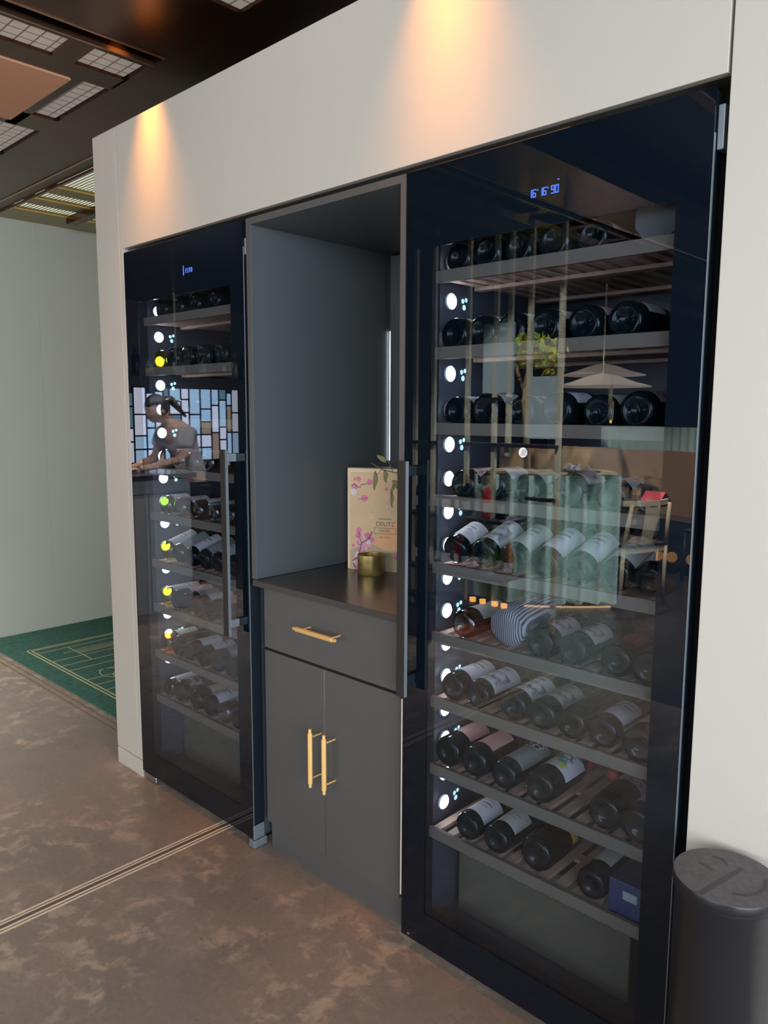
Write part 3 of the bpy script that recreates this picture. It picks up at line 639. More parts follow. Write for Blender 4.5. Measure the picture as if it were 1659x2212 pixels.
g = bottle(-0.787, zc(k, 'bordeaux') + 0.004, 'bordeaux', G_black, W_(P_white, 0.035, 0.135, 84), label='black bottle with large pinkish white label bearing a black square, right cabinet', group=gR)
b = new_bm(); wrap_poly(b, 0.038, [(0.092, -0.019), (0.106, -0.019), (0.106, -0.003), (0.092, -0.003)]); wrap_poly(b, 0.038, [(0.036, 0.043), (0.134, 0.043), (0.134, 0.050), (0.036, 0.050)]); obj('black_square', b, M_paint['ink'], g)
bottle(-0.700, zc(k, 'burgundy') - 0.004, 'burgundy', G_black, W_(P_white, 0.045, 0.13, 70), label='fat black bottle with white label at the hinge end of the third shelf, right cabinet', group=gR)
# fourth shelf
k = 3
bottle(-1.190, zc(k, 'bordeaux'), 'bordeaux', G_amber, W_(P_cream, 0.045, 0.16, 70), label='amber bottle with cream label beside the striped cloth bag, right cabinet', group=gR)
t = thing('bottle_bag', 'bottle wrapped in a grey striped cloth bag tied with cord, right wine cabinet', 'cloth bag', (-1.055, 0.05, SHELF_Z[k] + 0.045), 0)
t.rotation_euler = (math.radians(8), 0, 0)
b = new_bm(); lathe(b, [(0, 0), (0.035, 0.0), (0.047, 0.01), (0.052, 0.04), (0.050, 0.12), (0.046, 0.19), (0.034, 0.235), (0.020, 0.262), (0.026, 0.285), (0.036, 0.32), (0.030, 0.325), (0.012, 0.28), (0, 0.28)], 26, 'Y')
for v in b.verts: v.co.x *= 1 + 0.05 * math.sin(v.co.y * 60); v.co.z *= 1.0 + 0.06 * math.sin(v.co.y * 45 + v.co.x * 50)
obj('cloth', b, M_stripec, t, smooth=True)
b = new_bm(); lathe(b, [(0.021, 0.258), (0.026, 0.262), (0.021, 0.267)], 16, 'Y'); tube(b, (0.0, 0.262, 0.024), (0.03, 0.22, 0.055), 0.002); tube(b, (0.0, 0.262, 0.024), (-0.03, 0.225, 0.052), 0.002); obj('cord_tie', b, M_trouser, t)
g1 = bottle(-0.958, zc(k, 'bordeaux'), 'bordeaux', G_dark, W_(P_rose, 0.045, 0.14, 72), label='dark bottle with pale mauve label beside the striped cloth bag, right cabinet', group=gR)
g2 = bottle(-0.872, zc(k, 'bordeaux'), 'bordeaux', G_dark, W_(P_rose, 0.045, 0.14, 72), label='dark bottle with pale mauve label further from the striped cloth bag, right cabinet', group=gR)
for gg in (g1, g2):
    b = new_bm(); wrap_poly(b, 0.038, ell(0.115, -0.004, 0.007, 0.009)); obj('label_emblem', b, M_paint['ink'], gg)
g = bottle(-0.762, zc(k, 'bordeaux'), 'bordeaux', G_black, (P_red, 0.05, 0.125, 45), label='black bottle with crimson label framing a white patch, right cabinet', group=gR)
b = new_bm(); wrap_poly(b, 0.038, [(0.072, -0.018), (0.112, -0.018), (0.112, 0.016), (0.072, 0.016)]); obj('white_patch', b, M_paint['white'], g)
bottle(-0.688, zc(k, 'bordeaux'), 'bordeaux', G_black, None, label='dark bottle at the hinge end of the fourth shelf, right cabinet', group=gR)
# fifth shelf: display row, tilted up
k = 4
for i, (x, lm) in enumerate(((-1.225, P_white), (-1.133, P_engr), (-1.045, P_cream), (-0.955, P_white), (-0.865, P_white), (-0.775, P_cream), (-0.695, P_white))):
    bottle(x, SHELF_Z[k] + 0.030, 'bordeaux', G_dark, W_(lm, 0.03, 0.14 if i else 0.11, 72), label='bottle propped up at a slant on the fifth shelf of the right cabinet, %s from the lights' % ORD[i], group='slanted display bottles in the right cabinet', y=0.06, tilt=math.radians(17))
# upper shelves
for k, xs in ((5, (-1.20, -1.11, -1.01, -0.90, -0.79, -0.70)), (6, (-1.225, -1.135, -1.03, -0.935, -0.83, -0.74)), (7, (-1.235, -1.150, -1.066, -0.972, -0.872, -0.775)), (8, (-1.225, -1.14, -1.05, -0.955, -0.86))):
    for i, x in enumerate(xs):
        sh = 'burgundy' if (i % 2 and k != 7) or k == 7 else 'bordeaux'
        bottle(x, zc(k, sh), sh, G_dark, W_([P_white, P_cream, P_rose][(i + k) % 3], 0.035, 0.12, 66), label='dark bottle lying on the %s shelf of the right cabinet, %s from the lights' % (rowname(k), ORD[i]), group=gR)
t = thing('wrapped_bottle', 'bottle in pale wrapping on the topmost shelf of the right cabinet', 'wrapped bottle', (-0.715, 0.06, SHELF_Z[8] + 0.045))
b = new_bm(); lathe(b, [(0, 0), (0.05, 0.0), (0.056, 0.02), (0.05, 0.15), (0.03, 0.24), (0.02, 0.30), (0, 0.30)], 9, 'Y'); obj('wrapping', b, mat('wrapping_grey', (0.09, 0.09, 0.10), 0.8), t)

# bottles of the left cabinet
rows = {
 0: [(-2.665, 'bordeaux', G_green, (P_cream, 0.03, 0.17, 60), 'green glass bottle with cream and red label'), (-2.590, 'burgundy', G_black, (P_black, 0.03, 0.13, 80), 'black bottle with dark sketched label'),
     (-2.470, 'bordeaux', G_black, (P_green, 0.06, 0.14, 60), 'black bottle with olive label'), (-2.385, 'bordeaux', G_black, (P_white, 0.03, 0.13, 70), 'black bottle with white label'), (-2.290, 'bordeaux', G_white, (P_cream, 0.06, 0.13, 60), 'clear glass bottle'), (-2.200, 'bordeaux', G_black, (P_white, 0.05, 0.12, 60), 'black bottle with white label at the hinge end')],
 1: [(-2.680, 'bordeaux', G_amber, (P_cream, 0.05, 0.14, 84), 'amber bottle with pale blue-grey label'), (-2.592, 'burgundy', G_black, None, 'unlabelled fat black bottle'), (-2.510, 'bordeaux', G_black, (P_white, 0.05, 0.14, 66), 'black bottle with white script label'),
     (-2.420, 'bordeaux', G_black, (P_white, 0.045, 0.14, 66), 'black bottle with white label shaded at its middle'), (-2.325, 'burgundy', G_black, (P_grey, 0.045, 0.13, 66), 'black bottle with grey label'), (-2.235, 'bordeaux', G_black, (P_white, 0.045, 0.13, 70), 'black bottle with bright white label at the hinge end')],
 2: [(-2.670, 'bordeaux', G_yellow, (P_cream, 0.03, 0.15, 60), 'golden glass bottle with cream label'), (-2.590, 'bordeaux', G_black, (P_white, 0.06, 0.16, 50), 'black bottle with narrow white label'), (-2.520, 'bordeaux', G_black, (P_grey, 0.05, 0.14, 60), 'black bottle with soft grey label'),
     (-2.440, 'bordeaux', G_black, (P_white, 0.045, 0.15, 66), 'black bottle with long white label'), (-2.355, 'bordeaux', G_black, (P_cream, 0.05, 0.14, 66), 'black bottle with cream label'), (-2.260, 'bordeaux', G_black, (P_white, 0.05, 0.13, 66), 'black bottle with white label at the hinge end')],
 4: [(-2.650, 'bordeaux', G_green, (P_white, 0.03, 0.10, 60), 'green bottle with white label'), (-2.545, 'bordeaux', G_amber, (P_white, 0.04, 0.12, 60), 'amber bottle with white label'), (-2.430, 'bordeaux', G_amber, (P_white, 0.04, 0.12, 66), 'pale amber bottle with broad white label'), (-2.330, 'bordeaux', G_white, (P_cream, 0.05, 0.12, 60), 'clear glass bottle'), (-2.230, 'bordeaux', G_amber, (P_white, 0.05, 0.12, 60), 'amber bottle at the hinge end')],
 5: [(-2.64, 'bordeaux', G_dark, (P_white, 0.05, 0.12, 60), 'dark bottle'), (-2.545, 'bordeaux', G_amber, (P_cream, 0.03, 0.12, 60), 'amber bottle with cream label'), (-2.45, 'bordeaux', G_amber, (P_cream, 0.04, 0.12, 60), 'amber bottle in the middle'), (-2.35, 'bordeaux', G_amber, None, 'unlabelled amber bottle'), (-2.25, 'bordeaux', G_white, None, 'clear unlabelled bottle')],
 6: [(-2.62, 'burgundy', G_dark, None, 'dark bottle nearest the lights'), (-2.50, 'burgundy', G_dark, None, 'dark bottle second from the lights'), (-2.38, 'burgundy', G_dark, None, 'dark bottle third from the lights'), (-2.26, 'burgundy', G_dark, None, 'dark bottle at the hinge end')],
 7: [(-2.655, 'bordeaux', G_yellow, (P_cream, 0.04, 0.12, 60), 'golden glass bottle'), (-2.565, 'burgundy', G_dark, (P_white, 0.04, 0.12, 60), 'dark bottle beside the golden one'), (-2.465, 'burgundy', G_dark, (P_white, 0.04, 0.12, 60), 'dark bottle third from the lights'), (-2.365, 'burgundy', G_dark, None, 'dark unlabelled bottle fourth from the lights'), (-2.255, 'burgundy', G_dark, (P_white, 0.04, 0.12, 60), 'large dark bottle at the hinge end')],
 8: [(-2.63, 'bordeaux', G_dark, None, 'dark bottle nearest the lights'), (-2.52, 'bordeaux', G_dark, None, 'dark bottle second from the lights'), (-2.41, 'bordeaux', G_dark, None, 'dark bottle third from the lights'), (-2.29, 'bordeaux', G_dark, None, 'dark bottle fourth from the lights')]}
for k, lst in rows.items():
    for (x, sh, gm, lb, txt) in lst:
        bottle(x, zc(k, sh), sh, gm, lb, label='%s, %s shelf of the left cabinet' % (txt, rowname(k)), group=gL, cap=K_dark if gm not in (G_white,) else K_gold)
for i, (x, lm, gm) in enumerate(((-2.660, P_cream, G_yellow), (-2.575, P_grey, G_green), (-2.485, P_white, G_black), (-2.400, P_grey, G_black), (-2.315, P_white, G_black), (-2.225, P_cream, G_black))):
    bottle(x, SHELF_Z[3] + 0.030, 'bordeaux', gm, W_(lm, 0.03, 0.14, 72), label='bottle propped up at a slant on the fourth shelf of the left cabinet, %s from the lights' % ORD[i], group='slanted display bottles in the left cabinet', y=0.06, tilt=math.radians(17))

# ------------------------------------------------------------------ niche cabinet between the two wine cabinets
nx0, nx1 = -2.020, -1.350
t = thing('niche_cabinet', 'dark grey open niche cabinet between the wine cabinets with drawer and two doors', 'cabinet', (-1.685, 0.3, 0.0))
OX, OY = 1.685, -0.3
def P(name, dims, m, par=t, bevel=0.0):
    b = new_bm(); box(b, dims[0] + OX, dims[1] + OX, dims[2] + OY, dims[3] + OY, dims[4], dims[5]); return obj(name, b, m, par, bevel=bevel)
b = new_bm()
for d_ in ((nx0, nx0 + 0.020, 0.004, 0.645, 0.956, 2.095), (nx1 - 0.018, nx1, 0.004, 0.645, 0.956, 2.095), (nx0 + 0.02, nx1 - 0.018, 0.004, 0.645, 2.075, 2.095), (nx0 + 0.018, nx0 + 0.030, 0.640, 0.650, 0.956, 2.075)):
    box(b, d_[0] + OX, d_[1] + OX, d_[2] + OY, d_[3] + OY, d_[4], d_[5])
obj('niche_frame', b, M_charp, t, bevel=0.0008)
b = new_bm()
for d_ in ((nx0, nx0 + 0.020, 0.002, 0.004, 0.956, 2.095), (nx1 - 0.018, nx1, 0.002, 0.004, 0.956, 2.095), (nx0 + 0.02, nx1 - 0.018, 0.002, 0.004, 2.075, 2.095)):
    box(b, d_[0] + OX, d_[1] + OX, d_[2] + OY, d_[3] + OY, d_[4], d_[5])
obj('frame_edging', b, M_char, t)
P('back_panel', (nx0 + 0.034, nx1 - 0.019, 0.626, 0.638, 0.957, 2.068), M_charp)
P('led_strip', (nx0 + 0.0255, nx0 + 0.0285, 0.632, 0.635, 1.32, 1.80), M_strip)
P('worktop', (nx0 + 0.010, nx1 - 0.004, -0.004, 0.645, 0.935, 0.955), M_chartop, bevel=0.001)
P('lower_carcass', (nx0 + 0.012, nx1 - 0.008, 0.056, 0.64, 0.10, 0.934), M_dark)
P('kickboard', (nx0 + 0.018, nx1 - 0.006, 0.054, 0.070, 0.0, 0.098), M_char)
dr = part_empty('drawer', t)
P('drawer_front', (-2.000, -1.384, 0.034, 0.053, 0.722, 0.926), M_char, dr, 0.001)
def bar_handle(par, p0, p1, off, axis):
    """bar from p0 to p1 standing off a front at y = off"""
    b = new_bm(); p0 = Vector(p0) + Vector((OX, OY, 0)); p1 = Vector(p1) + Vector((OX, OY, 0)); d = (p1 - p0).normalized(); L_ = (p1 - p0).length
    tube(b, p0, p0 + d * 0.013, 0.0052, 0.0052, 14); tube(b, p0 + d * 0.013, p1 - d * 0.013, 0.0080, 0.0080, 8); tube(b, p1 - d * 0.013, p1, 0.0052, 0.0052, 14)
    for q in (p0 + d * 0.028, p1 - d * 0.028): tube(b, q, (q.x, off + OY, q.z), 0.0030, 0.0030, 10)
    return obj('bar_handle', b, M_brass, par)
bar_handle(dr, (-1.794, -0.012, 0.836), (-1.604, -0.012, 0.836), 0.034, 'x')
for (x0, x1, hx, nm) in ((-2.000, -1.7045, -1.720, 'l'), (-1.7015, -1.384, -1.656, 'r')):
    dd = part_empty('cabinet_door', t)
    P('door_front', (x0, x1, 0.034, 0.053, 0.103, 0.713), M_char, dd, 0.001)
    bar_handle(dd, (hx, -0.012, 0.341), (hx, -0.012, 0.531), 0.034, 'z')
P('door_gap_edge', (-1.7044, -1.7016, 0.0335, 0.050, 0.104, 0.712), M_steel)
P('side_filler', (-1.383, -1.352, 0.050, 0.08, 0.0, 0.934), M_char)
P('filler_strip', (-1.3550, -1.3500, 0.004, 0.049, 0.145, 0.722), mat('cream_strip', (0.62, 0.58, 0.50), 0.5))

# wooden champagne box on the worktop, turned a little
t = thing('wine_box', 'pale wooden wine box painted with pink cherry blossom standing in the niche', 'wine box', (-1.920, 0.338, 0.955), math.atan2(0.078, 0.170))
Lb, Hb = 0.300, 0.355
bobj('box_body', (0, Lb, 0.006, 0.105, 0.0, Hb), M_boxrim, t, 0.002)
bobj('box_lid', (0.002, Lb - 0.002, 0.012, 0.100, Hb, Hb + 0.002), M_boxtop, t)
bobj('front_panel', (0.012, Lb - 0.012, 0.0, 0.0055, -0.0002 + 0.0002, Hb - 0.015), M_box, t, 0.0008)
def fl(x, z, r, n=5, rot=0.0):
    for k in range(n):
        a = rot + 2 * PI * k / n; cx, cz = x + math.cos(a) * r * 0.6, z + math.sin(a) * r * 0.6
        pts = [(cx + r * 0.5 * math.cos(q), -0.0006, cz + r * 0.5 * math.sin(q)) for q in [2 * PI * i / 9 for i in range(9)]]
        poly(bm, pts)
def petals(name, m, lst, lay=0.0):
    global bm
    bm = new_bm()
    for i, (x, z, r) in enumerate(lst): fl(x, z, r, 5 if r > 0.005 else 2, i * 0.7)
    if lay: bmesh.ops.translate(bm, verts=bm.verts, vec=(0, -lay, 0))
    obj(name, bm, m, t)
bm = new_bm(); prism(bm, [(0.10, -0.0002, 0.085), (0.13, -0.0002, 0.075), (0.20, -0.0002, 0.078), (0.288, -0.0002, 0.11), (0.288, -0.0002, 0.16), (0.26, -0.0002, 0.19), (0.17, -0.0002, 0.17), (0.115, -0.0002, 0.12)], (0, -0.0001, 0)); obj('painted_sunset', bm, M_paint['sun'], t)
bm = new_bm(); prism(bm, [(0.013, -0.0003, 0.003), (0.287, -0.0003, 0.003), (0.287, -0.0003, 0.105), (0.24, -0.0003, 0.088), (0.20, -0.0003, 0.070), (0.14, -0.0003, 0.072), (0.10, -0.0003, 0.092), (0.05, -0.0003, 0.085), (0.013, -0.0003, 0.070)], (0, -0.0001, 0)); obj('painted_hills', bm, M_paint['hill'], t)
petals('pink_blossoms', M_paint['pink'], [(0.044, 0.318, 0.009), (0.084, 0.308, 0.010), (0.030, 0.291, 0.011), (0.066, 0.252, 0.012), (0.045, 0.140, 0.010), (0.044, 0.120, 0.012), (0.078, 0.122, 0.012), (0.090, 0.108, 0.012), (0.046, 0.095, 0.010), (0.075, 0.085, 0.011), (0.052, 0.066, 0.014), (0.036, 0.045, 0.011), (0.036, 0.008, 0.009), (0.184, 0.058, 0.012), (0.200, 0.032, 0.010), (0.146, 0.286, 0.006), (0.147, 0.238, 0.004), (0.094, 0.205, 0.004), (0.125, 0.078, 0.004), (0.112, 0.063, 0.004), (0.024, 0.085, 0.006), (0.25, 0.05, 0.009), (0.27, 0.25, 0.006)])
petals('pale_blossoms', M_paint['rose'], [(0.060, 0.105, 0.015), (0.083, 0.092, 0.010), (0.062, 0.078, 0.014), (0.070, 0.060, 0.010), (0.040, 0.243, 0.008), (0.033, 0.025, 0.010), (0.028, 0.262, 0.008)], 0.0002)
petals('white_blossoms', M_paint['white'], [(0.026, 0.273, 0.011), (0.044, 0.050, 0.013), (0.082, 0.100, 0.007), (0.149, 0.226, 0.004), (0.094, 0.185, 0.004)], 0.0005)
def tw(pts, w):
    bm = new_bm()
    for (a, b_) in zip(pts, pts[1:]):
        d = Vector((b_[0] - a[0], 0, b_[1] - a[1])); n = Vector((-d.z, 0, d.x)).normalized() * w / 2
        poly(bm, [(a[0] + n.x, -0.0012, a[1] + n.z), (b_[0] + n.x, -0.0012, b_[1] + n.z), (b_[0] - n.x, -0.0012, b_[1] - n.z), (a[0] - n.x, -0.0012, a[1] - n.z)])
    obj('painted_twig', bm, M_paint['twig'], t)
tw([(0.022, 0.030), (0.040, 0.042), (0.050, 0.070), (0.055, 0.095), (0.075, 0.106), (0.090, 0.125), (0.093, 0.138)], 0.004); tw([(0.055, 0.095), (0.048, 0.115), (0.046, 0.135)], 0.003)
tw([(0.025, 0.022), (0.032, 0.006)], 0.005); tw([(0.050, 0.297), (0.075, 0.303)], 0.003); tw([(0.018, 0.292), (0.028, 0.302), (0.040, 0.290), (0.054, 0.290)], 0.003); tw([(0.024, 0.312), (0.034, 0.322)], 0.002); tw([(0.045, 0.248), (0.080, 0.254)], 0.002)
tw([(0.175, 0.052), (0.198, 0.036), (0.225, 0.046), (0.255, 0.048), (0.28, 0.044)], 0.0025)
TM = lambda x, z: Matrix.Translation((x, -0.0006, z)) @ Matrix.Rotation(PI / 2, 4, 'X')
for (s, x, z, sz) in (('CHAMPAGNE', 0.140, 0.180, 0.0080), ('DEUTZ', 0.142, 0.158, 0.0215), ('SAKURA', 0.140, 0.138, 0.0105), ('BRUT ROSE', 0.140, 0.117, 0.0070)):
    text_mesh('box_lettering', s, sz, M_paint['stamp'], t, TM(x, z))
bm = new_bm(); X0, X1, Z0, Z1 = 0.101, 0.181, 0.130, 0.152
for d_ in ((X0, X1, Z0, Z0 + 0.0015), (X0, X1, Z1 - 0.0015, Z1), (X0, X0 + 0.0015, Z0, Z1), (X1 - 0.0015, X1, Z0, Z1)): box(bm, d_[0], d_[1], -0.0009, -0.0001, d_[2], d_[3])
obj('lettering_frame', bm, M_paint['stamp'], t)

# aged brass cup
t = thing('brass_cup', 'short round aged brass cup standing on the worktop before the blossom box', 'candle holder', (-1.800, 0.335, 0.955))
bm = new_bm(); lathe(bm, [(0, 0.0), (0.043, 0.0), (0.0445, 0.002), (0.0445, 0.068), (0.0425, 0.068), (0.0425, 0.004), (0, 0.004)], 40); obj('cup_wall', bm, M_brassy, t, smooth=True, autos=True)

# dried sprig reaching in front of the box
t = thing('dried_sprig', 'dried leafy sprig hanging over the upper corner of the blossom box', 'dried plant', (-1.548, 0.27, 1.30))
bm = new_bm(); pts = [(0.02, 0.05, -0.345), (0.035, 0.05, -0.15), (0.02, 0.03, -0.02), (-0.03, 0.0, 0.012), (-0.08, -0.01, 0.015), (-0.13, -0.01, 0.022), (-0.175, -0.012, 0.040)]; path(bm, pts, 0.0018)
path(bm, [(-0.08, -0.01, 0.015), (-0.10, -0.012, 0.05)], 0.0012); path(bm, [(-0.03, 0, 0.012), (-0.08, -0.01, -0.03), (-0.09, -0.01, -0.08)], 0.0012); path(bm, [(-0.13, -0.01, 0.022), (-0.155, -0.012, 0.0)], 0.001)
obj('sprig_stem', bm, M_stem, t)
def leaf(px, pz, ang, L_, w):
    b = new_bm(); N_ = 8; up, dn, mid = [], [], []
    for i in range(N_ + 1):
        s = i / N_; ww = w * math.sin(PI * min(1, s * 1.02)) ** 0.8 * (1 - 0.25 * s); y_ = 0.004 * math.sin(s * 5)
        mid.append(b.verts.new((s * L_, y_ + 0.004, 0))); up.append(b.verts.new((s * L_, y_, ww))); dn.append(b.verts.new((s * L_, y_, -ww)))
    for i in range(N_):
        b.faces.new((mid[i], mid[i + 1], up[i + 1], up[i])); b.faces.new((dn[i], dn[i + 1], mid[i + 1], mid[i]))
    bmesh.ops.rotate(b, verts=b.verts, cent=(0, 0, 0), matrix=Matrix.Rotation(-ang, 3, 'Y')); bmesh.ops.translate(b, verts=b.verts, vec=(px, -0.016, pz))
    bmesh.ops.remove_doubles(b, verts=b.verts, dist=0.0001)
    obj('sprig_leaf', b, M_leaf, t, smooth=True)
leaf(-0.155, 0.015, math.radians(-88), 0.060, 0.013); leaf(-0.115, 0.020, math.radians(-70), 0.040, 0.013); leaf(-0.105, 0.045, math.radians(150), 0.045, 0.010)
leaf(-0.08, -0.01, math.radians(-35), 0.040, 0.013); leaf(-0.085, -0.045, math.radians(-80), 0.050, 0.010); leaf(-0.06, 0.02, math.radians(-60), 0.035, 0.010); leaf(-0.075, -0.02, math.radians(-100), 0.030, 0.008)

# ------------------------------------------------------------------ pedal bin
t = thing('waste_bin', 'slim round black waste bin with dusty lid in front of the pale right wall', 'waste bin', (-0.443, -0.112, 0.0))
bm = new_bm(); lathe(bm, [(0, 0.0), (0.086, 0.0), (0.088, 0.004), (0.088, 0.630), (0.0905, 0.634), (0.0905, 0.642), (0, 0.642)], 64); obj('bin_body', bm, M_bin, t, smooth=True, autos=True)
bm = new_bm(); lathe(bm, [(0, 0.6425), (0.092, 0.6425), (0.093, 0.645), (0.093, 0.6585), (0.0922, 0.6605), (0.0905, 0.6605), (0, 0.6605)], 64); ld = obj('bin_lid', bm, M_bin, t, smooth=True, autos=True)
bm = new_bm(); disc(bm, (0, 0, 0.6605), (0, 0, 1), 0.0912, 64, 0.0006); obj('lid_top', bm, M_lid, ld)
bm = new_bm()
def lm(pts, w):
    for (a, b_) in zip(pts, pts[1:]):
        d = Vector((b_[0] - a[0], b_[1] - a[1], 0)); n = Vector((-d.y, d.x, 0)).normalized() * w / 2
        poly(bm, [(a[0] + n.x, a[1] + n.y, 0.6614), (b_[0] + n.x, b_[1] + n.y, 0.6614), (b_[0] - n.x, b_[1] - n.y, 0.6614), (a[0] - n.x, a[1] - n.y, 0.6614)])
lm([(-0.016, -0.088), (0.012, 0.045)], 0.010); lm([(-0.055, 0.008), (-0.026, 0.002)], 0.006); lm([(-0.045, 0.046), (-0.026, 0.050), (-0.012, 0.036)], 0.006)
lm([(0.026, -0.046), (0.045, -0.036), (0.058, -0.015), (0.062, 0.012), (0.055, 0.038)], 0.007)
obj('lid_marking', bm, M_lidm, ld)

# ------------------------------------------------------------------ the restaurant behind the camera (seen in the glass doors)
def mesh_strip(bm_, pts, z0, z1, th=0.03):
    """vertical sheet along pts with thickness to the -normal side"""
    n = len(pts); A = []
    for i, (x, y) in enumerate(pts):
        p = pts[max(0, i - 1)]; q = pts[min(n - 1, i + 1)]; d = Vector((q[0] - p[0], q[1] - p[1], 0)).normalized(); nn = Vector((-d.y, d.x, 0)) * th
        A.append([bm_.verts.new((x, y, z0)), bm_.verts.new((x, y, z1)), bm_.verts.new((x + nn.x, y + nn.y, z1)), bm_.verts.new((x + nn.x, y + nn.y, z0))])
    for a, b in zip(A, A[1:]):
        for i in range(4): bm_.faces.new((a[i], a[(i + 1) % 4], b[(i + 1) % 4], b[i]))
    bm_.faces.new(A[0]); bm_.faces.new(A[-1][::-1])
def fluted(pts, amp, wl, step=0.012):
    P_ = [Vector((x, y, 0)) for x, y in pts]; out = []; s = 0
    for a, b in zip(P_, P_[1:]):
        L_ = (b - a).length; d = (b - a).normalized(); n = Vector((-d.y, d.x, 0)); k = max(1, int(L_ / step))
        for i in range(k):
            q = a + d * L_ * i / k; o_ = amp * math.sin(2 * PI * (s + L_ * i / k) / wl); out.append((q.x + n.x * o_, q.y + n.y * o_))
        s += L_
    return out
# fluted host counter
t = thing('fluted_counter', 'low counter with pale mint fluted front and warm light along its foot, mirrored in the glass', 'counter', (-3.1, -3.8, 0))
def curve_pts(p0, p1, p2, p3, n=16):
    o_ = []
    for i in range(n + 1):
        s = i / n; a = (1 - s) ** 3; b = 3 * s * (1 - s) ** 2; c = 3 * s * s * (1 - s); d = s ** 3
        o_.append((a * p0[0] + b * p1[0] + c * p2[0] + d * p3[0], a * p0[1] + b * p1[1] + c * p2[1] + d * p3[1]))
    return o_
cp = curve_pts((-0.55, 0.42), (-0.2, 0.38), (0.12, 0.10), (0.36, -0.18))
bm = new_bm(); mesh_strip(bm, fluted(cp, 0.055, 0.135, 0.008), 0.03, 1.03, -0.04); obj('fluted_front', bm, M_mint, t, smooth=True, autos=True)
bm = new_bm(); mesh_strip(bm, [(x, y) for x, y in cp], 1.035, 1.055, -0.30); obj('counter_top', bm, M_wood, t)
bm = new_bm(); mesh_strip(bm, [(x - 0.0, y + 0.035) for x, y in cp], 0.004, 0.016, 0.02); obj('foot_light', bm, M_glow, t)
t = thing('serving_tray', 'dark tray with crumpled paper on the fluted counter, mirrored in the glass', 'tray', (-2.98, -3.78, 1.056))
bobj('tray_base', (-0.16, 0.16, -0.08, 0.08, 0, 0.012), M_table, t)
bm = new_bm()
for i in range(9): tube(bm, (random.uniform(-.1, .1), random.uniform(-.05, .05), 0.013), (random.uniform(-.1, .1), random.uniform(-.05, .05), 0.06), 0.012, 0.004, 6)
obj('paper', bm, M_paint['white'], t)
# chair
def chair(loc, rz, m_w, m_s, label):
    t = thing('dining_chair', label, 'chair', loc, rz, 'round back dining chairs')
    for sx in (-1, 1):
        b = new_bm(); tube(b, (sx * 0.235, -0.19, 0), (sx * 0.225, -0.20, 0.45), 0.014, 0.017); tube(b, (sx * 0.225, -0.20, 0.45), (sx * 0.200, -0.245, 0.80), 0.017, 0.014); obj('leg', b, m_w, t, smooth=True)
        b = new_bm(); tube(b, (sx * 0.225, 0.21, 0), (sx * 0.21, 0.20, 0.44), 0.012, 0.017); obj('leg', b, m_w, t, smooth=True)
    bobj('seat', (-0.225, 0.225, -0.215, 0.22, 0.45, 0.475), m_s, t, 0.008)
    bobj('seat_frame', (-0.215, 0.215, -0.205, 0.205, 0.40, 0.45), m_w, t, 0.004)
    b = new_bm(); pts = [(-0.24 + 0.48 * i / 12, -0.20 - 0.075 * math.sin(PI * i / 12), 0.80) for i in range(13)]; mesh_strip(b, [(p[0], p[1]) for p in pts], 0.785, 0.825, 0.022); obj('top_rail', b, m_w, t, smooth=True, autos=True)
    b = new_bm()
    N_ = 10
    R0 = [((-0.055 - 0.02 * i / N_), -0.205 - 0.065 * math.sin(i / N_ * PI / 2), 0.47 + 0.32 * i / N_) for i in range(N_ + 1)]
    vs = [[b.verts.new(p), b.verts.new((-p[0], p[1], p[2])), b.verts.new((-p[0], p[1] + 0.012, p[2])), b.verts.new((p[0], p[1] + 0.012, p[2]))] for p in R0]
    for A, B in zip(vs, vs[1:]):
        for i in range(4): b.faces.new((A[i], A[(i + 1) % 4], B[(i + 1) % 4], B[i]))
    obj('back_splat', b, m_w, t, smooth=True, autos=True); return t
chair((-2.83, -4.37, 0), math.atan2(-0.34, -0.94) - PI / 2, M_wood, M_table, 'pale oak dining chair with broad back splat at the dark table, mirrored in the glass')
chair((-3.35, -5.35, 0), math.radians(25), M_table, M_table, 'dark dining chair on the far side of the round table, mirrored in the glass')
chair((-2.45, -5.40, 0), math.radians(120), M_table, M_table, 'dark dining chair at the door frame edge, mirrored in the glass')
# table
t = thing('round_table', 'round dark table laid with glasses, mirrored in the glass door', 'table', (-3.12, -4.85, 0))
bm = new_bm(); lathe(bm, [(0, 0.72), (0.40, 0.72), (0.42, 0.725), (0.42, 0.745), (0.41, 0.75), (0, 0.75)], 40); obj('tabletop', bm, M_table, t, smooth=True, autos=True)
bm = new_bm(); lathe(bm, [(0, 0), (0.24, 0), (0.24, 0.012), (0.03, 0.03), (0.03, 0.72), (0, 0.72)], 24); obj('table_base', bm, M_table, t, smooth=True, autos=True)
def mk_wineglass():
    b = new_bm(); lathe(b, [(0, 0.0), (0.034, 0.0), (0.034, 0.003), (0.004, 0.006), (0.0035, 0.085), (0.020, 0.10), (0.036, 0.13), (0.038, 0.155), (0.031, 0.20), (0.0295, 0.20), (0.036, 0.155), (0.034, 0.132), (0.018, 0.103), (0, 0.092)], 20); return to_mesh('wine_glass', b, M_clear, True)
wg = mk_wineglass()
for i, (x, y) in enumerate(((-3.30, -4.72), (-3.18, -4.92), (-2.95, -4.75), (-2.98, -5.05), (-3.22, -4.62))):
    o = bpy.data.objects.new('wine_glass', wg); C.objects.link(o); o.location = (x, y, 0.75)
    tag(o, ['clear wine glass on the round dark table beside the nearer red menu', 'clear wine glass on the round dark table behind the nearer red menu', 'clear wine glass by the oak chair on the round dark table', 'clear wine glass between the two red menus on the dark table', 'clear wine glass at the counter edge of the round dark table'][i], 'wine glass', 'wine glasses on the round table')
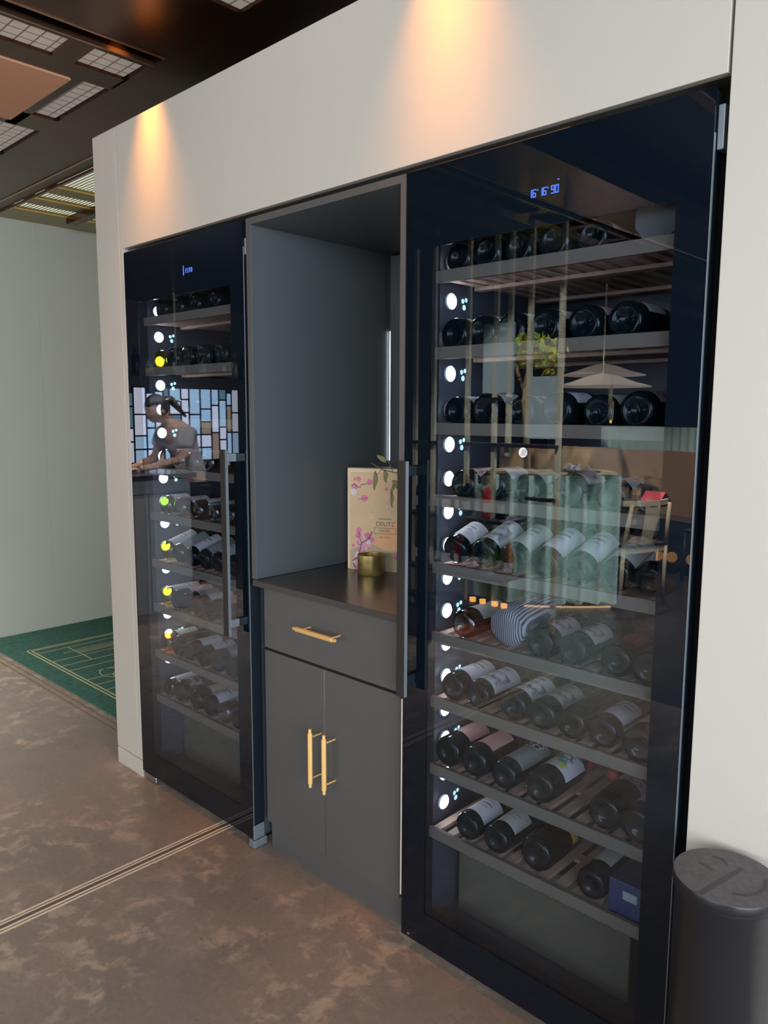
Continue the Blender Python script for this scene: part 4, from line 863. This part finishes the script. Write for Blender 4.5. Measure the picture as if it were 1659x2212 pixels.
for i, (x, y, rz) in enumerate(((-3.20, -4.80, 0.5), (-2.86, -4.95, 0.2))):
    t = thing('red_menu', ['red folded menu standing on the round table nearer the fluted counter', 'red folded menu standing on the round table nearer the curved booth'][i], 'menu', (x, y, 0.75), rz, 'red menus')
    bm = new_bm(); prism(bm, [(-0.10, -0.08, 0.0), (-0.10, -0.077, 0.0), (-0.10, 0.0, 0.08), (-0.10, -0.003, 0.08)], (0.20, 0, 0)); prism(bm, [(-0.10, 0.08, 0.0), (-0.10, 0.077, 0.0), (-0.10, 0.0, 0.08), (-0.10, 0.003, 0.08)], (0.20, 0, 0)); obj('menu_cover', bm, mat('menu_red', (0.75, 0.07, 0.08), 0.6), t)
# curved booth with mint flutes and tan inner shell
t = thing('curved_booth', 'curved tan booth with pale mint fluted upper edge, mirrored in the right glass door', 'booth', (-3.2, -6.0, 0))
bo = curve_pts((-0.85, -0.2), (-0.5, -0.9), (0.2, -0.6), (0.9, 0.1), 24)
bm = new_bm(); mesh_strip(bm, fluted(bo, 0.02, 0.10, 0.012), 0.10, 1.36, 0.04); obj('fluted_shell', bm, M_mint, t, smooth=True, autos=True)
bm = new_bm(); mesh_strip(bm, [(x + 0.02, y + 0.22) for x, y in bo][:18], 0.35, 1.12, 0.06); obj('booth_back', bm, mat('tan_leather', (0.34, 0.20, 0.11), 0.6), t, smooth=True, autos=True)
bm = new_bm(); mesh_strip(bm, [(x + 0.02, y + 0.28) for x, y in bo][:18], 0.0, 0.46, 0.5) if False else mesh_strip(bm, [(x + 0.04, y + 0.62) for x, y in bo][:18], 0.02, 0.46, -0.38); obj('booth_seat', bm, M_table, t, smooth=True, autos=True)
t = thing('dining_booth', 'tan leather banquette behind the fluted counter, mirrored in the glass', 'booth', (-4.1, -5.2, 0))
bobj('booth_back', (-0.6, 0.75, -0.10, 0.0, 0.3, 1.18), mat('tan_leather_light', (0.40, 0.27, 0.16), 0.6), t, 0.02); bobj('booth_seat', (-0.6, 0.75, 0.0, 0.45, 0.05, 0.46), M_table, t, 0.02)
# candles on the floor edge
for i, (x, y) in enumerate(((-2.97, -5.62), (-2.78, -5.62), (-3.10, -5.60), (-3.9, -4.6))):
    t = thing('lantern', ['glowing amber lantern on the middle dark block beyond the oak chair', 'glowing amber lantern on the block nearest the cabinet edge', 'glowing amber lantern on the block nearest the round table', 'glowing amber lantern on the floor behind the fluted counter'][i], 'lantern', (x, y, 0.10 if i < 3 else 0.0), 0, 'amber lanterns by the booth')
    bm = new_bm(); lathe(bm, [(0, 0.0), (0.028, 0.002), (0.046, 0.02), (0.052, 0.045), (0.044, 0.072), (0.026, 0.09), (0, 0.095)], 20); obj('lantern_glass', bm, emis('lantern_glow', (1, 0.45, 0.12), 5) if i == 0 else bpy.data.materials['lantern_glow'], t)
    if i < 3: bm = new_bm(); box(bm, -0.06, 0.06, -0.06, 0.06, -0.10, 0.0); obj('lantern_base', bm, M_dark, t)

# hanging liquor rack with brass uprights
t = thing('liquor_rack', 'tall black and brass liquor rack of open shelves, mirrored in the right door', 'shelf rack', (-3.3, -3.0, 0))
for px, zb in ((-2.68, 0.0), (-2.92, 1.33), (-3.20, 0.0), (-3.44, 0.0), (-3.08, 1.2), (-3.76, 0.0), (-3.94, 0.0)):
    bm = new_bm(); box(bm, px + 3.3 - 0.016, px + 3.3 + 0.016, -0.014, 0.014, zb, 2.72); obj('upright', bm, M_tube, t)
for (a, b, z, d0, d1) in ((-3.95, -2.67, 1.28, -0.04, 0.04), (-3.95, -3.02, 0.74, -0.17, 0.12), (-3.95, -3.02, 0.33, -0.17, 0.12), (-3.95, -3.02, 0.10, -0.17, 0.12), (-3.3, -3.04, 1.60, -0.03, 0.03), (-2.92, -2.68, 0.92, -0.02, 0.02)):
    bobj('rack_shelf', (a + 3.3, b + 3.3, d0, d1, z - 0.014, z + 0.010), M_dark, t)
bobj('rack_panel', (-2.915 + 3.3, -2.70 + 3.3, -0.012, 0.012, 1.33, 1.745), M_panelg, t)
bobj('rack_panel', (-3.30 + 3.3, -3.05 + 3.3, -0.012, 0.012, 1.64, 2.12), M_panelg, t)
cols = [G_dark, G_green, G_white, G_dark, G_amber, mat('red_glass', (0.35, 0.01, 0.01), 0.1, emit=((1, 0.05, 0.02), 0.15)), G_white, G_dark]
n = 0
for z, cnt in ((0.75, 9), (0.34, 10)):
    for i in range(cnt):
        x = -3.90 + i * 0.094; gm = cols[(i * 3 + n) % len(cols)]
        o = thing('spirit_bottle', 'upright spirit bottle on the %s shelf of the liquor rack, %s from the far upright' % ('upper' if z > 0.5 else 'lower', (ORD + ['ninth', 'tenth'])[i]), 'bottle', (x, -3.03 + 0.03 * (i % 2), z), 0, 'spirit bottles on the liquor rack')
        o.rotation_euler = (PI / 2, 0, 0); o.rotation_euler = (PI / 2, 0, PI)
        sh = 'bordeaux' if i % 3 else 'burgundy'
        link_mesh('bottle_glass', cached(('b', sh, gm.name), lambda: mk_body(sh, gm)), o)
        lb = ([P_white, P_cream, P_grey][i % 3], 0.04, 0.11, 80); link_mesh('paper_label', cached(('l', sh, lb[0].name, lb[1:]), lambda: mk_label(sh, *lb)), o)
        link_mesh('capsule', cached(('c', sh, [K_dark, K_gold][i % 2].name), lambda: mk_cap(sh, [K_dark, K_gold][i % 2])), o)
    n += 1
for i, x in enumerate((-3.36, -3.27, -3.16, -3.08)):
    t = thing('tealight', '%s amber tealight from the bottle end of the lowest rack shelf' % ORD[i], 'candle', (x, -3.0, 0.1105), 0, 'tealights on the liquor rack')
    bm = new_bm(); lathe(bm, [(0, 0), (0.022, 0), (0.024, 0.03), (0, 0.03)], 12); obj('tealight_cup', bm, M_flame, t)
# pendants shaped like shallow parasols
for i, (x, y, z) in enumerate(((-3.62, -5.35, 1.82), (-4.15, -6.35, 1.98))):
    t = thing('pendant_lamp', ['wide shallow parasol pendant lamp, nearer of the two, mirrored in the glass', 'wide shallow parasol pendant lamp, farther of the two, mirrored in the glass'][i], 'pendant lamp', (x, y, z), 0, 'parasol pendant lamps')
    bm = new_bm(); lathe(bm, [(0.45, -0.060), (0.30, -0.020), (0.15, 0.035), (0.04, 0.060), (0, 0.062), (0, 0.058), (0.04, 0.056), (0.15, 0.030), (0.30, -0.026), (0.448, -0.066), (0.45, -0.060)], 36); obj('lamp_shade', bm, M_shade, t, smooth=True)
    bm = new_bm(); tube(bm, (0, 0, 0.06), (0, 0, 2.72 - z), 0.008); obj('lamp_rod', bm, M_tube, t)
    bm = new_bm(); tube(bm, (0.1, 0, 0.03), (0.1, 0, -0.20), 0.007); tube(bm, (0.1, 0, -0.20), (0.1, 0, -0.38), 0.022); obj('brass_tube', bm, M_tube, t)
    bm = new_bm(); tube(bm, (0.1, 0, -0.38), (0.1, 0, -0.41), 0.010); obj('lamp_bulb', bm, M_flame, t)
# indoor tree
t = thing('indoor_tree', 'yellow green lit foliage of an indoor tree near the ceiling, mirrored in the glass', 'tree', (-3.90, -4.50, 0))
bm = new_bm(); path(bm, [(0, 0, 0), (0.02, 0, 0.9), (-0.02, 0.02, 1.6), (0.0, 0, 2.0)], 0.03); path(bm, [(0, 0, 1.6), (0.25, 0, 2.0)], 0.015); path(bm, [(0, 0, 1.6), (-0.22, 0, 2.1)], 0.015); obj('trunk', bm, M_stem, t)
for nm, m_, cnt, seed in (('lit_foliage', M_leafg, 380, 3), ('dark_foliage', M_leafd, 240, 5)):
    random.seed(seed); bm = new_bm()
    for i in range(cnt):
        a = random.uniform(0, 2 * PI); rr = random.uniform(0, 1) ** 0.5; c = Vector((math.cos(a) * rr * 0.36, math.sin(a) * rr * 0.25, 2.06 + random.uniform(-0.17, 0.17) * (1 - 0.4 * rr) - (0.1 if math.cos(a) * rr > 0.5 else 0)))
        d1 = Vector((random.uniform(-1, 1), random.uniform(-1, 1), random.uniform(-1, 1))).normalized() * 0.040; d2 = d1.orthogonal().normalized() * 0.022
        poly(bm, [c - d1, c + d2, c + d1, c - d2])
    obj(nm, bm, m_, t)
# far window with warm street lights
bm = new_bm()
for i in range(9): box(bm, -7.8 + i * 1.3, -7.74 + i * 1.3, -9.98, -9.93, 0.9, 2.7)
struct('window_2', bm, M_bronze)

# bar on the left: counter, waitress, leaded glass screen and bottle shelf
t = thing('bar_counter', 'pale bar counter with dark top, mirrored in the left glass door', 'bar counter', (-5.9, -1.5, 0))
bobj('counter_front', (-0.8, 0.79, -0.22, 0.25, 0.0, 1.0), M_pale, t, 0.004); bobj('counter_top', (-0.82, 0.82, -0.26, 0.28, 1.0, 1.04), M_table, t, 0.003)
bobj('front_joint', (0.7905, 0.792, -0.22, 0.25, 0.895, 0.90), M_dark, t); bobj('front_joint', (0.7905, 0.792, 0.13, 0.135, 0.0, 0.895), M_dark, t)
# leaded glass screen
t = thing('glass_screen', 'lit screen of black framed coloured glass panes behind the bar, mirrored in the left door', 'screen', (-7.3, -2.9, 0.98))
pc = [emis('pane_' + n_, c_, s_) for n_, c_, s_ in (('sky', (0.50, 0.74, 1.0), 5), ('pearl', (0.80, 0.82, 1.0), 5.5), ('blush', (0.80, 0.62, 0.66), 3.6), ('teal', (0.30, 0.55, 0.66), 2.4), ('honey', (0.80, 0.58, 0.42), 2.4))]
cw = [0, 0, 1, 1, 1, 2, 3, 0, 1, 4]
random.seed(11); pb = [new_bm() for _ in pc]; fr = new_bm(); y = -0.85
while y < 0.75:
    w_ = random.choice((0.07, 0.10, 0.14)); z = 0.0
    while z < 0.72:
        h_ = random.choice((0.14, 0.22, 0.30)); h_ = min(h_, 0.78 - z); box(pb[random.choice(cw)], -0.004, 0.004, y, y + w_ - 0.016, z, z + h_ - 0.016)
        box(fr, -0.012, 0.012, y - 0.016, y + w_, z + h_ - 0.016, z + h_); z += h_
    box(fr, -0.012, 0.012, y - 0.016, y, -0.016, 0.78); y += w_
box(fr, -0.012, 0.012, y - 0.016, y, -0.016, 0.78)
for b_, m_, n_ in zip(pb, pc, ('sky', 'pearl', 'blush', 'teal', 'honey')): obj('pane_' + n_, b_, m_, t)
obj('lead_frame', fr, M_dark, t); bobj('screen_base', (-0.03, 0.03, -0.87, 0.9, -0.98, -0.017), M_dark, t)
t = thing('back_bar_shelf', 'dark back bar shelf hung above the coloured glass screen, mirrored in the left door', 'shelf', (-7.2, -2.9, 1.86))
bobj('shelf_board', (-0.12, 0.12, -0.95, 0.95, -0.02, 0.0), M_dark, t)
for y in (-0.9, 0.0, 0.9): bm = new_bm(); box(bm, -0.01, 0.01, y - 0.01, y + 0.01, 0.0, 0.86); obj('shelf_hanger', bm, M_tube, t)
for i in range(14):
    gm = [G_dark, G_white, G_green, G_black, G_white][i % 5]
    o = thing('spirit_bottle', '%s upright bottle from the window end of the back bar shelf' % (ORD + ['ninth', 'tenth', 'eleventh', 'twelfth', 'thirteenth', 'fourteenth'])[i], 'bottle', (-7.2 + 0.04 * (i % 2), -3.75 + i * 0.13, 1.861), 0, 'bottles on the back bar shelf')
    o.rotation_euler = (PI / 2, 0, PI / 2 + PI)
    sh = 'bordeaux' if i % 3 else 'burgundy'
    link_mesh('bottle_glass', cached(('b', sh, gm.name), lambda: mk_body(sh, gm)), o)
    lb = ([P_white, P_cream, P_grey][i % 3], 0.04, 0.11, 80); link_mesh('paper_label', cached(('l', sh, lb[0].name, lb[1:]), lambda: mk_label(sh, *lb)), o)

# person behind the bar
t = thing('person', 'person with dark tied hair in a grey top leaning on the bar, looking down', 'person', (-5.50, -2.0, 0.0))
def skin_mesh(name, verts, edges, radii, m, root=0, lvl=2, parent=None):
    me = bpy.data.meshes.new(name); me.from_pydata(verts, edges, []); o = bpy.data.objects.new(name, me); C.objects.link(o); o.parent = parent
    md = o.modifiers.new('skin', 'SKIN'); md.use_smooth_shade = True
    sv = me.skin_vertices[0].data if me.skin_vertices else None
    if sv is None:
        bm_ = bmesh.new(); bm_.from_mesh(me); bm_.verts.layers.skin.verify(); bm_.to_mesh(me); bm_.free(); sv = me.skin_vertices[0].data
    for i, r_ in enumerate(radii): sv[i].radius = r_ if isinstance(r_, tuple) else (r_, r_); sv[i].use_root = (i == root)
    s = o.modifiers.new('sub', 'SUBSURF'); s.levels = lvl; s.render_levels = lvl; me.materials.append(m); return o
V = [(0, 0, 0.92), (0, 0.03, 1.08), (0, 0.10, 1.24), (0, 0.17, 1.37), (0, 0.22, 1.42), (0, 0.27, 1.47),       # pelvis .. head base
     (0.17, 0.16, 1.34), (0.20, 0.22, 1.13), (0.12, 0.46, 1.075), (0.10, 0.54, 1.06),
     (-0.17, 0.16, 1.34), (-0.20, 0.22, 1.13), (-0.10, 0.44, 1.075), (-0.07, 0.52, 1.06),
     (0.09, 0, 0.86), (0.10, 0.02, 0.48), (0.10, -0.02, 0.08), (0.10, 0.10, 0.03), (-0.09, 0, 0.86), (-0.10, 0.02, 0.48), (-0.10, -0.02, 0.08), (-0.10, 0.10, 0.03)]
E_ = [(0, 1), (1, 2), (2, 3), (3, 4), (4, 5), (3, 6), (6, 7), (7, 8), (8, 9), (3, 10), (10, 11), (11, 12), (12, 13), (0, 14), (14, 15), (15, 16), (16, 17), (0, 18), (18, 19), (19, 20), (20, 21)]
Rd_ = [(0.15, 0.11), (0.125, 0.09), (0.145, 0.10), (0.12, 0.08), 0.052, 0.05, 0.06, 0.042, 0.027, 0.03, 0.06, 0.042, 0.027, 0.03, 0.085, 0.058, 0.04, 0.035, 0.085, 0.058, 0.04, 0.035]
body = skin_mesh('body', V, E_, Rd_, M_skin, 0, 2, t)
def fingers(side, wx, wy, wz):
    for k in range(5):
        if k == 4: pts = [(wx - side * 0.018, wy - 0.02, wz), (wx - side * 0.045, wy + 0.01, wz - 0.004), (wx - side * 0.055, wy + 0.035, wz - 0.008)]
        else:
            dx = side * (-0.024 + 0.016 * k); L_ = (0.062, 0.072, 0.068, 0.054)[k]
            pts = [(wx + dx * 0.6, wy - 0.01, wz), (wx + dx, wy + 0.03, wz + 0.004), (wx + dx * 1.2, wy + 0.03 + L_ * 0.5, wz), (wx + dx * 1.3, wy + 0.03 + L_ * 0.9, wz - 0.010)]
        skin_mesh('finger', pts, [(i, i + 1) for i in range(len(pts) - 1)], [0.010] + [0.0085] * (len(pts) - 2) + [0.007], M_skin, 0, 1, body)
fingers(1, 0.10, 0.56, 1.062); fingers(-1, -0.07, 0.54, 1.062)
b = new_bm(); bmesh.ops.create_uvsphere(b, u_segments=24, v_segments=16, radius=1.0)
for v in b.verts:
    x, y, z = v.co; v.co = (x * 0.072, y * 0.092, z * 0.112)
    if z < 0 and y > 0: v.co.x *= 1 + 0.35 * z; v.co.y *= 1 + 0.12 * z
for v in b.verts:
    if v.co.y > 0.06 and abs(v.co.x) < 0.016 and -0.045 < v.co.z < 0.01: v.co.y += 0.018 * (1 - abs(v.co.x) / 0.016)
Mh = Matrix.Translation((0, 0.315, 1.515)) @ Matrix.Rotation(math.radians(-38), 4, 'X')
bmesh.ops.transform(b, matrix=Mh, verts=b.verts); hd = obj('head', b, M_skin, body, smooth=True)
for nm, m_, lst in (('eye', M_paint['ink'], ((-0.028, 0.083, 0.005), (0.028, 0.083, 0.005))), ('ear', M_skin, ((-0.073, 0.0, -0.01), (0.073, 0.0, -0.01))), ('mouth', mat('lips', (0.45, 0.15, 0.14), 0.5), ((0, 0.083, -0.058),))):
    for q in lst:
        b = new_bm(); bmesh.ops.create_uvsphere(b, u_segments=12, v_segments=8, radius=1.0)
        sc_ = {'eye': (0.011, 0.006, 0.005), 'ear': (0.007, 0.016, 0.026), 'mouth': (0.020, 0.006, 0.006)}[nm]
        for v in b.verts: v.co = Vector((v.co.x * sc_[0], v.co.y * sc_[1], v.co.z * sc_[2])) + Vector(q)
        bmesh.ops.transform(b, matrix=Mh, verts=b.verts); obj(nm, b, m_, body, smooth=True)
b = new_bm(); bmesh.ops.create_uvsphere(b, u_segments=24, v_segments=16, radius=1.0)
for v in b.verts:
    x, y, z = v.co; v.co = (x * 0.080, y * 0.100 - 0.014, z * 0.118 + 0.006)
    if y > 0.35 and z < 0.55: v.co.y -= 0.05 * (y); v.co.x *= 0.9
    if z < -0.5: v.co.z = -0.05
tube(b, (0, -0.10, 0.02), (0, -0.15, -0.02), 0.030, 0.036); tube(b, (0, -0.15, -0.02), (0, -0.17, -0.20), 0.034, 0.010)
bmesh.ops.transform(b, matrix=Mh, verts=b.verts); obj('hair', b, M_hair, body, smooth=True)
V2 = [(0, -0.005, 0.90)] + V[1:4] + [(0.175, 0.16, 1.34), (0.20, 0.21, 1.20), (-0.175, 0.16, 1.34), (-0.20, 0.21, 1.20)]
skin_mesh('grey_top', V2, [(0, 1), (1, 2), (2, 3), (3, 4), (4, 5), (3, 6), (6, 7)], [(0.165, 0.125), (0.14, 0.105), (0.158, 0.115), (0.130, 0.09), 0.075, 0.062, 0.075, 0.062], M_shirt, 0, 2, t)
V3 = [(0, 0, 0.93)] + V[14:17] + V[18:21]
skin_mesh('trousers', V3, [(0, 1), (1, 2), (2, 3), (0, 4), (4, 5), (5, 6)], [(0.155, 0.12), 0.10, 0.075, 0.06, 0.10, 0.075, 0.06], M_trouser, 0, 2, t)
